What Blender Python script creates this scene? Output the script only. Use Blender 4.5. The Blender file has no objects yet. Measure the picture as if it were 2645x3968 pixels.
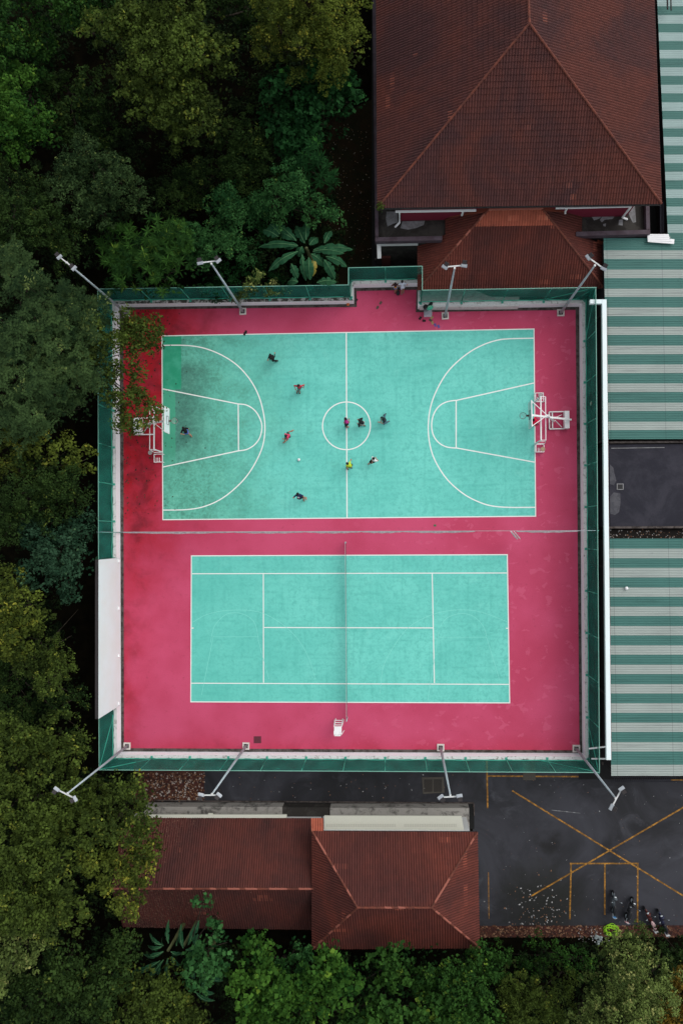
import bpy, math, random
import numpy as np
from mathutils import Vector, Matrix
random.seed(7); RNG = np.random.default_rng(11)
R = math.radians
scene = bpy.context.scene
col = scene.collection

# ------------------------------------------------------------------ camera, sky, sun, exposure
CAM = np.array([3.4815, 7.1780, 53.469]); FPX = 2770.0
cd = bpy.data.cameras.new("camera"); cam = bpy.data.objects.new("camera", cd); col.objects.link(cam)
cam.location = CAM; cam.rotation_euler = (R(1.5966), R(4.1154), R(-0.5330))
cd.sensor_fit = 'VERTICAL'; cd.sensor_height = 24.0; cd.lens = 24.0 * FPX / 3968.0
cd.clip_start = 0.5; cd.clip_end = 2000
scene.camera = cam
SUN_EL, SUN_AZ = R(50), R(50)          # azimuth measured from +Y towards +X
w = bpy.data.worlds.new("World"); scene.world = w; w.use_nodes = True
nt = w.node_tree; bg = nt.nodes['Background']
sky = nt.nodes.new('ShaderNodeTexSky'); sky.sky_type = 'NISHITA'; sky.sun_disc = False
sky.sun_elevation = SUN_EL; sky.sun_rotation = SUN_AZ; sky.air_density = 1.0; sky.dust_density = 3.0; sky.ozone_density = 1.0
hs = nt.nodes.new('ShaderNodeHueSaturation'); hs.inputs['Saturation'].default_value = 0.22
nt.links.new(sky.outputs[0], hs.inputs['Color']); nt.links.new(hs.outputs[0], bg.inputs['Color'])
bg.inputs['Strength'].default_value = 0.15
sl = bpy.data.lights.new("sun", 'SUN'); sl.energy = 0.5; sl.angle = R(60); sl.color = (1, .97, .93)
so = bpy.data.objects.new("sun", sl); col.objects.link(so)
sd = Vector((math.sin(SUN_AZ) * math.cos(SUN_EL), math.cos(SUN_AZ) * math.cos(SUN_EL), math.sin(SUN_EL)))
so.rotation_euler = sd.to_track_quat('Z', 'Y').to_euler(); so.location = (0, 0, 80)
scene.view_settings.view_transform = 'Standard'; scene.view_settings.look = 'None'
scene.view_settings.gamma = 1.0; scene.view_settings.exposure = 0.36
scene.render.resolution_x = 682; scene.render.resolution_y = 1024

# ------------------------------------------------------------------ surveying: a photo point at a known height -> metres
RM = np.array(cam.rotation_euler.to_matrix())
def S(x, y, z=0.0):
    d = RM @ np.array([(x - 1322.5) / FPX, -(y - 1984.0) / FPX, -1.0])
    t = (z - CAM[2]) / d[2]
    p = CAM + d * t
    return Vector((p[0], p[1], z))
K = 2645.0 / 1568.0
def D(x, y, z=0.0): return S(x * K, y * K, z)
G = -1.5                                 # level of the yard and the forest floor

# ------------------------------------------------------------------ node helpers / materials
class NB:
    def __init__(s, name):
        s.m = bpy.data.materials.new(name); s.m.use_nodes = True; s.t = s.m.node_tree
        s.b = s.t.nodes['Principled BSDF']; s.out = s.t.nodes['Material Output']
        g = s.t.nodes.new('ShaderNodeNewGeometry'); s.pos = g.outputs['Position']; s.geo = g
        x = s.t.nodes.new('ShaderNodeSeparateXYZ'); s.t.links.new(s.pos, x.inputs[0])
        s.x, s.y, s.z = x.outputs
    def set(s, inp, v):
        if isinstance(v, (int, float)): inp.default_value = v
        elif isinstance(v, (tuple, list)): inp.default_value = (tuple(v) + (1,))[:4] if len(inp.default_value) == 4 else v
        else: s.t.links.new(v, inp)
    def ma(s, op, a, b=0.0, c=0.0):
        n = s.t.nodes.new('ShaderNodeMath'); n.operation = op
        s.set(n.inputs[0], a); s.set(n.inputs[1], b); s.set(n.inputs[2], c); return n.outputs[0]
    def ss(s, v, lo, hi):
        n = s.t.nodes.new('ShaderNodeMapRange'); n.interpolation_type = 'SMOOTHSTEP'
        s.set(n.inputs[0], v); n.inputs[1].default_value = lo; n.inputs[2].default_value = hi; return n.outputs[0]
    def noise(s, scale, detail=4, rough=.55, vec=None, dist=0.0):
        n = s.t.nodes.new('ShaderNodeTexNoise'); n.inputs['Scale'].default_value = scale
        n.inputs['Detail'].default_value = detail; n.inputs['Roughness'].default_value = rough
        n.inputs['Distortion'].default_value = dist
        s.t.links.new(vec or s.pos, n.inputs['Vector']); return n.outputs['Fac']
    def scl(s, v3, rot=0):
        n = s.t.nodes.new('ShaderNodeMapping'); n.inputs['Scale'].default_value = v3; n.inputs['Rotation'].default_value = (0, 0, rot)
        s.t.links.new(s.pos, n.inputs['Vector']); return n.outputs[0]
    def mix(s, f, a, b):
        n = s.t.nodes.new('ShaderNodeMix'); n.data_type = 'RGBA'
        s.set(n.inputs[0], f); s.set(n.inputs[6], a); s.set(n.inputs[7], b); return n.outputs[2]
    def mul(s, c, f):
        n = s.t.nodes.new('ShaderNodeMix'); n.data_type = 'RGBA'; n.blend_type = 'MULTIPLY'; n.inputs[0].default_value = 1
        s.set(n.inputs[6], c)
        cc = s.t.nodes.new('ShaderNodeCombineColor')
        for i in range(3): s.set(cc.inputs[i], f)
        s.t.links.new(cc.outputs[0], n.inputs[7]); return n.outputs[2]
    def attr(s, name):
        n = s.t.nodes.new('ShaderNodeAttribute'); n.attribute_name = name; return n.outputs['Fac']
    def bump(s, h, strength, dist=.02):
        n = s.t.nodes.new('ShaderNodeBump'); n.inputs['Strength'].default_value = strength; n.inputs['Distance'].default_value = dist
        s.t.links.new(h, n.inputs['Height']); s.t.links.new(n.outputs[0], s.b.inputs['Normal'])
    def fin(s, c, rough=.8, spec=.3, metal=0.0):
        s.set(s.b.inputs['Base Color'], c); s.set(s.b.inputs['Roughness'], rough)
        s.b.inputs['Specular IOR Level'].default_value = spec; s.b.inputs['Metallic'].default_value = metal; return s.m

def plain(name, c, rough=.75, var=.18, scale=2.5, c2=None, spec=.3, metal=0.0, thr=None, bmp=0):
    n = NB(name); f = n.noise(scale, 6, .6)
    if c2 is not None:
        lo, hi = thr or (.35, .65)
        cc = n.mix(n.ss(f, lo, hi), c, c2)
    else: cc = c
    g = n.ma('MULTIPLY_ADD', n.noise(scale * 4.3, 4), 2 * var, 1 - var)
    if bmp: n.bump(n.noise(scale * 8, 5), bmp)
    return n.fin(n.mul(cc, g), rough, spec, metal)

def m_floor():
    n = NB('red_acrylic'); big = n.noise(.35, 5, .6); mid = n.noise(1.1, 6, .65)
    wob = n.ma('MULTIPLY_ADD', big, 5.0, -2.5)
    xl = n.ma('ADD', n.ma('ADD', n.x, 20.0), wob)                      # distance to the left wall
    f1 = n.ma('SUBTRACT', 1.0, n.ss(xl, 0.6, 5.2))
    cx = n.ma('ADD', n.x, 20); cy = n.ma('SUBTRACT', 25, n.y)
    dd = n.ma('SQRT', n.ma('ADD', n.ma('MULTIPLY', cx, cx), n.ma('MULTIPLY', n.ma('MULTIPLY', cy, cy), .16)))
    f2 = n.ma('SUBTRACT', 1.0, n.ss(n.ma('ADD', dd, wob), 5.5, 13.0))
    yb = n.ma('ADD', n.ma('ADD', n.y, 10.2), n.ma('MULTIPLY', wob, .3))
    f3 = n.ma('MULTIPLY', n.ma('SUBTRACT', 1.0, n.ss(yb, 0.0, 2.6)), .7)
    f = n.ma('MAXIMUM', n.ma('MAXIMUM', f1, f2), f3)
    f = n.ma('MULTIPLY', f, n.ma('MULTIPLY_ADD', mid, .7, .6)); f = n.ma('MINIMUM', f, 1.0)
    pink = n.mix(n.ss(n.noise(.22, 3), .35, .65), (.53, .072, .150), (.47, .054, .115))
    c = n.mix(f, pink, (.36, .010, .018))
    # pale touch-up patches and brown grime
    vo = n.noise(1.2, 4, .55, n.scl((1, 1.25, 1)), .35)
    patch = n.ma('MULTIPLY', n.ss(vo, .60, .62), n.ss(n.x, -6.0, 12.0))
    c = n.mix(n.ma('MULTIPLY', patch, .26), c, (.66, .15, .25))
    gr = n.ss(n.noise(2.6, 7, .7), .56, .80)
    c = n.mix(n.ma('MULTIPLY', gr, .45), c, (.17, .025, .035))
    gr2 = n.ma('MULTIPLY', n.ss(n.noise(.55, 6, .68, None, .6), .44, .70), n.ma('MULTIPLY', f, .75))
    c = n.mix(gr2, c, (.10, .012, .018))
    sc = n.ss(n.noise(3.0, 7, .75, n.scl((1.0, .35, 1), .5), .8), .62, .76)
    c = n.mix(n.ma('MULTIPLY', sc, .22), c, (.70, .22, .30))
    sc2 = n.ss(n.noise(5.5, 6, .8), .64, .76)
    c = n.mix(n.ma('MULTIPLY', sc2, .40), c, (.13, .02, .03))
    c = n.mul(c, n.ma('MULTIPLY_ADD', n.noise(14, 4), .26, .88))
    return n.fin(c, .75, .15)

def teal_base(n):
    st = n.noise(2.2, 6, .72, None, .8)
    st2 = n.noise(5.0, 6, .7, None, .9)
    grid = n.noise(.5, 2, .5, n.scl((6, .5, 1))); grid2 = n.noise(.5, 2, .5, n.scl((.5, 6, 1)))
    c = n.mix(n.ss(n.noise(.25, 3), .3, .7), (.135, .55, .47), (.175, .63, .54))
    c = n.mix(n.ma('MULTIPLY', n.ss(st, .46, .68), .50), c, (.085, .42, .355))
    c = n.mix(n.ma('MULTIPLY', n.ss(st2, .48, .66), .42), c, (.08, .40, .33))
    c = n.mix(n.ma('MULTIPLY', n.ss(grid, .52, .72), .22), c, (.07, .38, .32))
    c = n.mix(n.ma('MULTIPLY', n.ss(grid2, .52, .72), .22), c, (.07, .38, .32))
    c = n.mix(n.ma('MULTIPLY', n.ss(n.noise(.9, 5, .6), .55, .75), .25), c, (.26, .72, .62))
    return c, st2

def m_teal_bb():
    n = NB('turquoise_acrylic_worn'); c, st = teal_base(n)
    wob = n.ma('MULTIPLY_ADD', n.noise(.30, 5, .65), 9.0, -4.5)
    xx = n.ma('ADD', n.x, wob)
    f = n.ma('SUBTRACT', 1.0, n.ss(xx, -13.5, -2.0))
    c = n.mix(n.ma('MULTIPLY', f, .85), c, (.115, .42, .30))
    streak = n.ma('ADD', n.ma('MULTIPLY', n.noise(4.2, 6, .8, None, .5), .6), n.ma('MULTIPLY', n.noise(.8, 5, .65, None, .4), .4))
    c = n.mix(n.ma('MULTIPLY', n.ma('MULTIPLY', n.ss(streak, .44, .60), f), .72), c, (.060, .205, .155))
    c = n.mix(n.ma('MULTIPLY', n.ma('MULTIPLY', n.ss(streak, .47, .38), f), .5), c, (.22, .58, .45))
    # two areas without growth, and a dark tide mark beside them
    a = S(628, 1300); b = S(706, 1508); b2 = S(690, 1660)
    inx = n.ma('LESS_THAN', n.ma('ADD', n.x, n.ma('MULTIPLY', n.noise(4, 3), .12)), b.x)
    iny = n.ma('GREATER_THAN', n.y, b.y)
    clean = n.ma('MULTIPLY', inx, iny)
    inx2 = n.ma('LESS_THAN', n.ma('ADD', n.x, n.ma('MULTIPLY', n.noise(3, 4), .4)), b2.x)
    low = n.ma('MULTIPLY', n.ma('MULTIPLY', inx2, n.ma('LESS_THAN', n.y, b.y)), n.ss(n.y, 11.5, 14.5))
    tide = n.ma('MULTIPLY', n.ma('SUBTRACT', 1.0, n.ss(n.ma('ADD', n.x, n.ma('MULTIPLY', wob, .25)), b.x + .2, b.x + 3.2)), n.ss(n.y, 11.0, 16.0))
    tide = n.ma('MULTIPLY', tide, n.ma('SUBTRACT', 1.0, n.ss(n.y, 19.5, 21.0)))
    c = n.mix(n.ma('MULTIPLY', tide, n.ma('MULTIPLY_ADD', streak, 1.1, .15)), c, (.055, .16, .125))
    c = n.mix(n.ma('MULTIPLY', low, .8), c, (.065, .38, .235))
    c = n.mix(n.ma('MULTIPLY', clean, .92), c, n.mix(n.ss(n.noise(1.3, 5), .4, .7), (.022, .30, .165), (.05, .37, .23)))
    sm = n.ma('MULTIPLY', n.ss(n.noise(.55, 5, .6), .60, .74), n.ss(n.x, 9.0, -6.0))
    c = n.mix(n.ma('MULTIPLY', sm, .35), c, (.09, .28, .20))
    c = n.mul(c, n.ma('MULTIPLY_ADD', n.noise(11, 5), .2, .90))
    return n.fin(c, .75, .15)
def m_teal_tn():
    n = NB('turquoise_acrylic'); c, st = teal_base(n)
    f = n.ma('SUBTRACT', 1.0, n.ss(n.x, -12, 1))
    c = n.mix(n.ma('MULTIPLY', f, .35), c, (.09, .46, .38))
    c = n.mul(c, n.ma('MULTIPLY_ADD', n.noise(9, 5), .14, .93))
    return n.fin(c, .75, .15)
def m_line(name, c, wear=.25, thr=.62):
    n = NB(name); f = n.ss(n.noise(3.5, 8, .75), thr, thr + .12)
    return n.fin(n.mix(n.ma('MULTIPLY', f, wear), c, tuple(x * .35 for x in c)), .6)
def m_asphalt():
    n = NB('asphalt'); c = n.mix(n.ss(n.noise(.16, 6, .65, None, .8), .35, .68), (.009, .0095, .012), (.034, .035, .044))
    c = n.mix(n.ss(n.noise(.45, 6, .68, None, .8), .54, .80), c, (.058, .060, .072))
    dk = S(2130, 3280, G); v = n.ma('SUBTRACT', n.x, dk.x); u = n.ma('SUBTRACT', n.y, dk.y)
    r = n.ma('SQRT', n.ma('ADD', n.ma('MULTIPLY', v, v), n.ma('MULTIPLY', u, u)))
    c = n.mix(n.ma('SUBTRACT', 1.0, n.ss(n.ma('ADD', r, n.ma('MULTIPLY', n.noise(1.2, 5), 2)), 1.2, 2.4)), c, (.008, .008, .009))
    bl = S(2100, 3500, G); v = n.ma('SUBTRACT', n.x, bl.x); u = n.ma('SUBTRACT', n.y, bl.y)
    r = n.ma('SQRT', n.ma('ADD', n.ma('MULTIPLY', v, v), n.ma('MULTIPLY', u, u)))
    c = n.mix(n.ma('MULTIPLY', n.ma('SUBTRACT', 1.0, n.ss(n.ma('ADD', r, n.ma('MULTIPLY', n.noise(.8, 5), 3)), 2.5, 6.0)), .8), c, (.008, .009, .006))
    c = n.mul(c, n.ma('MULTIPLY_ADD', n.noise(60, 3), .5, .75))
    n.bump(n.noise(90, 3), .3, .004)
    return n.fin(c, n.ma('MULTIPLY_ADD', n.noise(.3, 4), .35, .5), .35)
def m_tiles(name, a, b, hi):
    n = NB(name); t = n.attr('tint')
    c = n.mix(n.ss(n.noise(.22, 6, .62, None, .6), .34, .66), a, b)
    c = n.mul(c, n.ma('MULTIPLY_ADD', t, .62, .62))
    c = n.mix(n.ma('MULTIPLY', n.ss(t, .88, .97), n.ss(n.noise(.6, 3), .25, .45)), c, hi)
    c = n.mix(n.ma('MULTIPLY', n.ss(n.noise(1.9, 7, .7), .52, .74), .35), c, (.024, .016, .014))
    c = n.mul(c, n.ma('MULTIPLY_ADD', n.noise(26, 4), .4, .8))
    return n.fin(c, .8, .25)
def m_leaf(name, dark, light, tip, pt=.9):
    n = NB(name); t = n.attr('tint'); c = n.mix(t, dark, light)
    p = n.attr('puff'); c = n.mix(n.ss(p, pt, 1.0), c, tip)
    n.fin(c, .8, .08)
    tr = n.t.nodes.new('ShaderNodeBsdfTranslucent'); n.t.links.new(c, tr.inputs['Color'])
    mx = n.t.nodes.new('ShaderNodeMixShader'); mx.inputs[0].default_value = .22
    n.t.links.new(n.b.outputs[0], mx.inputs[1]); n.t.links.new(tr.outputs[0], mx.inputs[2])
    n.t.links.new(mx.outputs[0], n.out.inputs['Surface']); return n.m
def m_net(name, c, op):
    n = NB(name); f = n.noise(1.1, 5, .6, n.scl((1, 1, .5)))
    n.fin(n.mix(n.ss(f, .35, .7), c, tuple(x * .6 for x in c)), .7, .2)
    tr = n.t.nodes.new('ShaderNodeBsdfTransparent'); mx = n.t.nodes.new('ShaderNodeMixShader')
    n.set(mx.inputs[0], n.ma('MULTIPLY_ADD', n.noise(2.2, 5), .3, op - .15))
    n.t.links.new(tr.outputs[0], mx.inputs[1]); n.t.links.new(n.b.outputs[0], mx.inputs[2])
    n.t.links.new(mx.outputs[0], n.out.inputs['Surface']); return n.m
def m_conc(name, base, stain, thr=(.45, .62), sc=1.6):
    n = NB(name); f = n.ss(n.noise(sc, 8, .72, None, .5), *thr)
    c = n.mix(f, base, stain); c = n.mul(c, n.ma('MULTIPLY_ADD', n.noise(12, 5, .7), .5, .75))
    return n.fin(c, .85, .2)

def m_sheet(name, a, dirt):
    n = NB(name); st = n.noise(1.0, 5, .6, n.scl((.22, 5.0, 1))); big = n.noise(.35, 4, .6)
    c = n.mix(n.ma('MULTIPLY', n.ss(st, .50, .75), .5), a, dirt)
    lap = n.ma('FRACT', n.ma('MULTIPLY', n.x, .27)); c = n.mix(n.ma('MULTIPLY', n.ma('LESS_THAN', lap, .012), .5), c, dirt)
    c = n.mix(n.ma('MULTIPLY', n.ss(n.noise(2.2, 6, .75), .62, .72), .45), c, dirt)
    edge = n.ma('SUBTRACT', 1.0, n.ss(n.ma('ADD', n.x, n.ma('MULTIPLY', big, 1.0)), 16.4, 18.4)); c = n.mix(n.ma('MULTIPLY', edge, .30), c, dirt)
    c = n.mul(c, n.ma('MULTIPLY_ADD', big, .35, .83)); return n.fin(c, .6, .25)
MAT = dict(
    floor=m_floor(), teal_bb=m_teal_bb(), teal_tn=m_teal_tn(),
    line=m_line('white_line_paint', (.78, .80, .76), .35), oldline=plain('faded_line_paint', (.22, .66, .58), .6, .05),
    yellow=m_line('yellow_line_paint', (.40, .19, .026), .95, .42), asphalt=m_asphalt(),
    soil=plain('forest_soil', (.003, .003, .002), 1, .4, 1.2, (.006, .005, .003), spec=0),
    yard=plain('mossy_ground', (.010, .011, .005), 1, .4, .7, (.018, .012, .006), spec=.05),
    mulch=plain('leaf_mulch', (.070, .022, .016), .95, .5, 3.0, (.035, .012, .009)),
    wallw=m_conc('white_wall_paint', (.84, .86, .88), (.16, .15, .14), (.62, .78), 3.0),
    coping=m_conc('mossy_concrete_coping', (.06, .055, .048), (.46, .45, .43), (.48, .56), 3.0),
    copingw=m_conc('worn_white_coping', (.66, .66, .65), (.18, .15, .13), (.52, .68), 3.2),
    kerb=m_conc('drain_concrete', (.095, .080, .074), (.030, .024, .021), (.42, .62), 2.2),
    drain_gap=plain('black_drain_and_gap_shade', (.006, .006, .006), .8, .4, 2.0, (.014, .012, .010), thr=(.55, .75)),  # real drain channel, and the shade of the gaps painted near black
    conc=m_conc('pale_concrete', (.30, .285, .26), (.09, .085, .078), (.48, .66), 1.3),
    concd=m_conc('dark_wet_concrete', (.030, .027, .024), (.055, .05, .045), (.45, .6), .9),
    roofd=m_conc('black_flat_roof', (.020, .020, .028), (.038, .037, .048), (.40, .68), .35),
    stain=m_conc('dry_concrete_patch', (.26, .26, .27), (.17, .17, .17), (.4, .6), 2.5),
    tile=m_tiles('clay_tile_red', (.100, .028, .020), (.056, .021, .021), (.26, .08, .05)),
    tile2=m_tiles('clay_tile_brown', (.125, .030, .020), (.075, .021, .017), (.36, .10, .06)),
    tile3=m_tiles('clay_tile_leafy', (.100, .026, .019), (.055, .018, .016), (.26, .08, .05)),
    tilen=m_tiles('clay_tile_orange', (.40, .105, .058), (.33, .085, .05), (.5, .2, .12)),
    cap=plain('ridge_tile_clay', (.16, .045, .027), .8, .5, 2.5, (.09, .028, .02)),
    caph=plain('ridge_tile_pink', (.30, .10, .07), .8, .3, 4),
    magenta=plain('magenta_wall_paint', (.155, .012, .030), .8, .12, 1.5),
    mauve=plain('mauve_parapet_paint', (.055, .036, .046), .75, .2, 1.5, (.08, .06, .075)),
    white=plain('white_paint', (.80, .80, .80), .5, .03, 1.5), whited=plain('white_paint_dull', (.62, .63, .62), .6, .1, 2),
    board=plain('white_board_panel', (.74, .84, .85), .6, .02, .6, (.73, .81, .80)),
    dark=plain('dark_brown_frame', (.030, .026, .027), .7, .3, 1.5), black=plain('black_plastic', (.008, .008, .009), .5, .2),
    cream=plain('cream_awning', (.52, .52, .44), .65, .06, 2), vent=plain('vent_slot', (.30, .30, .26), .8, .1),
    gsheet=m_sheet('green_roof_sheet', (.050, .150, .130), (.022, .070, .062)),
    wsheet=m_sheet('grey_roof_sheet', (.30, .345, .32), (.13, .14, .135)),
    psheet=m_sheet('pale_green_roof_sheet', (.28, .385, .37), (.13, .18, .17)),
    steel=plain('grey_galvanised_steel', (.40, .46, .49), .5, .08, 3, (.32, .37, .40), metal=.0),
    gpost=plain('green_steel', (.055, .34, .25), .5, .15, 3), rail=plain('pale_green_rail', (.20, .42, .34), .5, .2, 3),
    net=m_net('green_netting', (.018, .200, .152), .62), rope=plain('green_rope', (.04, .40, .28), .6, .1),
    netw=plain('white_netting', (.72, .66, .66), .8, .15, 5, (.50, .42, .44)), netd=m_net('black_mesh', (.012, .02, .02), .42),
    orange=plain('orange_rim', (.10, .07, .06), .6, .2), wframe=plain('white_steel', (.78, .76, .76), .4, .05, 3),
    skin=plain('skin_brown', (.36, .19, .12), .55, .05, 8), hair=plain('black_hair', (.006, .005, .005), .5, .2, 30),
    eye=plain('dark_eye', (.01, .008, .008), .3, .05), bark=plain('bark', (.022, .018, .013), .95, .4, 3, (.042, .035, .028), spec=.05),
    banana=m_leaf('banana_leaf', (.014, .062, .028), (.028, .10, .045), (.10, .13, .02), .93),
    rib=plain('pale_leaf_rib', (.07, .17, .07), .5, .1), stem=plain('banana_stem', (.07, .08, .03), .7, .3, 3),
    lampg=plain('lamp_glass', (.55, .60, .62), .2, .05), lampb=plain('lamp_housing', (.36, .39, .42), .5, .2, 4),
    lime=plain('lime_hose', (.30, .62, .02), .4, .1), slate=plain('rebar_dark', (.03, .03, .04), .6, .2),
)
def cloth(name, c): return plain('cloth_' + name, c, .85, .12, 9)

# ------------------------------------------------------------------ mesh helpers
def tag(o, label=None, cat=None, group=None, kind=None):
    if label: o['label'] = label
    if cat: o['category'] = cat
    if group: o['group'] = group
    if kind: o['kind'] = kind
    return o
def empty(name, loc, label, cat, group=None, rz=0):
    o = bpy.data.objects.new(name, None); col.objects.link(o); o.location = loc; o.rotation_euler = (0, 0, rz); o.empty_display_size = .2
    return tag(o, label, cat, group)
class MB:
    def __init__(s): s.v = []; s.f = []; s.mi = []; s.tint = []
    def face(s, pts, mi=0, tint=.5):
        k = len(s.v); s.v += [tuple(p) for p in pts]; s.f.append(tuple(range(k, k + len(pts)))); s.mi.append(mi); s.tint.append(tint)
    def prism(s, poly, z0, z1, mi=0):            # poly: list of points (xy used) ; walls + top + bottom
        n = len(poly); k = len(s.v)
        a = sum(poly[i][0] * poly[(i + 1) % n][1] - poly[(i + 1) % n][0] * poly[i][1] for i in range(n))
        if a < 0: poly = list(reversed(poly))
        s.v += [(p[0], p[1], z0) for p in poly] + [(p[0], p[1], z1) for p in poly]
        fs = [tuple(range(k + n, k + 2 * n)), tuple(reversed(range(k, k + n)))] + [(k + i, k + (i + 1) % n, k + n + (i + 1) % n, k + n + i) for i in range(n)]
        s.f += fs; s.mi += [mi] * len(fs); s.tint += [.5] * len(fs)
        return s
    def box(s, c, sz, rz=0, mi=0, M=None):
        k = len(s.v); cs, sn = math.cos(rz), math.sin(rz)
        for dz in (-.5, .5):
            for dx, dy in ((-.5, -.5), (.5, -.5), (.5, .5), (-.5, .5)):
                p = Vector((dx * sz[0], dy * sz[1], dz * sz[2]))
                if M is not None: p = M @ p
                else: p = Vector((p.x * cs - p.y * sn, p.x * sn + p.y * cs, p.z))
                s.v.append((c[0] + p.x, c[1] + p.y, c[2] + p.z))
        for q in ((3, 2, 1, 0), (4, 5, 6, 7), (0, 1, 5, 4), (1, 2, 6, 5), (2, 3, 7, 6), (3, 0, 4, 7)):
            s.f.append(tuple(k + i for i in q)); s.mi.append(mi); s.tint.append(.5)
        return s
    def beam(s, p0, p1, w, h=None, mi=0):        # square bar between two points
        p0, p1 = Vector(p0), Vector(p1); h = h or w; d = p1 - p0; L = d.length
        M = d.to_track_quat('X', 'Z').to_matrix()
        return s.box((p0 + p1) / 2, (L, w, h), mi=mi, M=M)
    def tube(s, pts, r, seg=8, mi=0, cap=True):
        pts = [Vector(p) for p in pts]; n = len(pts); rs = r if isinstance(r, (list, tuple)) else [r] * n
        k = len(s.v)
        for i, p in enumerate(pts):
            d = (pts[min(i + 1, n - 1)] - pts[max(i - 1, 0)])
            if d.length < 1e-9: d = Vector((0, 0, 1))
            q = d.to_track_quat('Z', 'Y')
            for j in range(seg):
                a = 2 * math.pi * j / seg
                s.v.append(tuple(p + q @ Vector((math.cos(a) * rs[i], math.sin(a) * rs[i], 0))))
        for i in range(n - 1):
            for j in range(seg):
                s.f.append((k + i * seg + j, k + i * seg + (j + 1) % seg, k + (i + 1) * seg + (j + 1) % seg, k + (i + 1) * seg + j)); s.mi.append(mi); s.tint.append(.5)
        if cap:
            s.f.append(tuple(reversed(range(k, k + seg)))); s.f.append(tuple(range(k + (n - 1) * seg, k + n * seg))); s.mi += [mi, mi]; s.tint += [.5, .5]
        return s
    def sphere(s, c, r, seg=12, rings=8, sc=(1, 1, 1), mi=0):
        k = len(s.v)
        s.v.append((c[0], c[1], c[2] - r * sc[2]))
        for i in range(1, rings):
            t = -math.pi / 2 + math.pi * i / rings
            for j in range(seg):
                a = 2 * math.pi * j / seg
                s.v.append((c[0] + r * sc[0] * math.cos(t) * math.cos(a), c[1] + r * sc[1] * math.cos(t) * math.sin(a), c[2] + r * sc[2] * math.sin(t)))
        s.v.append((c[0], c[1], c[2] + r * sc[2])); e = len(s.v) - 1; fs = []
        for j in range(seg):
            fs.append((k, k + 1 + (j + 1) % seg, k + 1 + j)); fs.append((e, e - seg + j, e - seg + (j + 1) % seg))
        for i in range(rings - 2):
            for j in range(seg):
                a = k + 1 + i * seg
                fs.append((a + j, a + (j + 1) % seg, a + seg + (j + 1) % seg, a + seg + j))
        s.f += fs; s.mi += [mi] * len(fs); s.tint += [.5] * len(fs); return s
    def torus(s, c, R_, r, seg=20, ring=6, M=None, mi=0):
        k = len(s.v)
        for i in range(seg):
            a = 2 * math.pi * i / seg
            for j in range(ring):
                b = 2 * math.pi * j / ring
                p = Vector(((R_ + r * math.cos(b)) * math.cos(a), (R_ + r * math.cos(b)) * math.sin(a), r * math.sin(b)))
                if M is not None: p = M @ p
                s.v.append((c[0] + p.x, c[1] + p.y, c[2] + p.z))
        for i in range(seg):
            for j in range(ring):
                s.f.append((k + i * ring + j, k + ((i + 1) % seg) * ring + j, k + ((i + 1) % seg) * ring + (j + 1) % ring, k + i * ring + (j + 1) % ring)); s.mi.append(mi); s.tint.append(.5)
        return s
    def build(s, name, mats, parent=None, smooth=False, world=True, attr=False):
        me = bpy.data.meshes.new(name)
        off = Vector((0, 0, 0))
        if parent is not None and world:
            q = parent
            while q is not None: off = off + q.location; q = q.parent
        v = [(a - off.x, b - off.y, c - off.z) for a, b, c in s.v]
        me.from_pydata(v, [], s.f)
        mats = mats if isinstance(mats, (list, tuple)) else [mats]
        for m in mats: me.materials.append(m)
        if len(mats) > 1: me.polygons.foreach_set('material_index', s.mi)
        if smooth: me.polygons.foreach_set('use_smooth', [True] * len(s.f))
        if attr:
            a = me.attributes.new('tint', 'FLOAT', 'FACE'); a.data.foreach_set('value', s.tint)
        me.update()
        o = bpy.data.objects.new(name, me); col.objects.link(o)
        if parent is not None: o.parent = parent
        return o
def struct(mb, name, mats, label=None): 
    o = mb.build(name, mats); o['kind'] = 'structure'
    if label: o['label'] = label
    return o
def offset_poly(poly, d):                        # outward for clockwise (screen) order given below
    n = len(poly); out = []
    for i in range(n):
        a, b, c = Vector(poly[i - 1][:2]), Vector(poly[i][:2]), Vector(poly[(i + 1) % n][:2])
        e1 = (b - a).normalized(); e2 = (c - b).normalized()
        n1 = Vector((-e1.y, e1.x)); n2 = Vector((-e2.y, e2.x)); m = (n1 + n2).normalized()
        out.append(b + m * d / max(.3, m.dot(n1)))
    return out

# ------------------------------------------------------------------ ground
mb = MB(); mb.face([(-400, -400, G - .012), (400, -400, G - .012), (400, 400, G - .012), (-400, 400, G - .012)])
struct(mb, 'ground', MAT['soil'], 'dark forest floor under the trees')
def sheet(name, pts, z, mat, label=None):
    mb = MB(); mb.face([(p[0], p[1], z) for p in reversed(pts)]); o = struct(mb, name, mat, label)
    if o.data.polygons[0].normal.z < 0: o.data.flip_normals()
    return o
sheet('yard_ground', [S(1180, 500, G), S(1452, 380, G), S(1452, 1180, G), S(1180, 1180, G)], G - .004, MAT['yard'], 'mossy dark strip between trees and the hipped roof')
sheet('asphalt_yard', [S(780, 2880, G), S(3300, 2880, G), S(3300, 3590, G), S(1830, 3590, G), S(1830, 3130, G), S(780, 3110, G)], G - .004, MAT['asphalt'], 'dark asphalt yard with yellow lines')
sheet('mulch_bed', [S(520, 2920, G), S(796, 2920, G), S(788, 3112, G), S(520, 3112, G)], G - .002, MAT['mulch'], 'red brown bed covered with fallen leaves')
sheet('mulch_strip', [S(1850, 3588, G), S(3200, 3584, G), S(3200, 3628, G), S(1850, 3632, G)], G + .01, MAT['mulch'], 'narrow leaf strewn verge below the parking bays')
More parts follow.
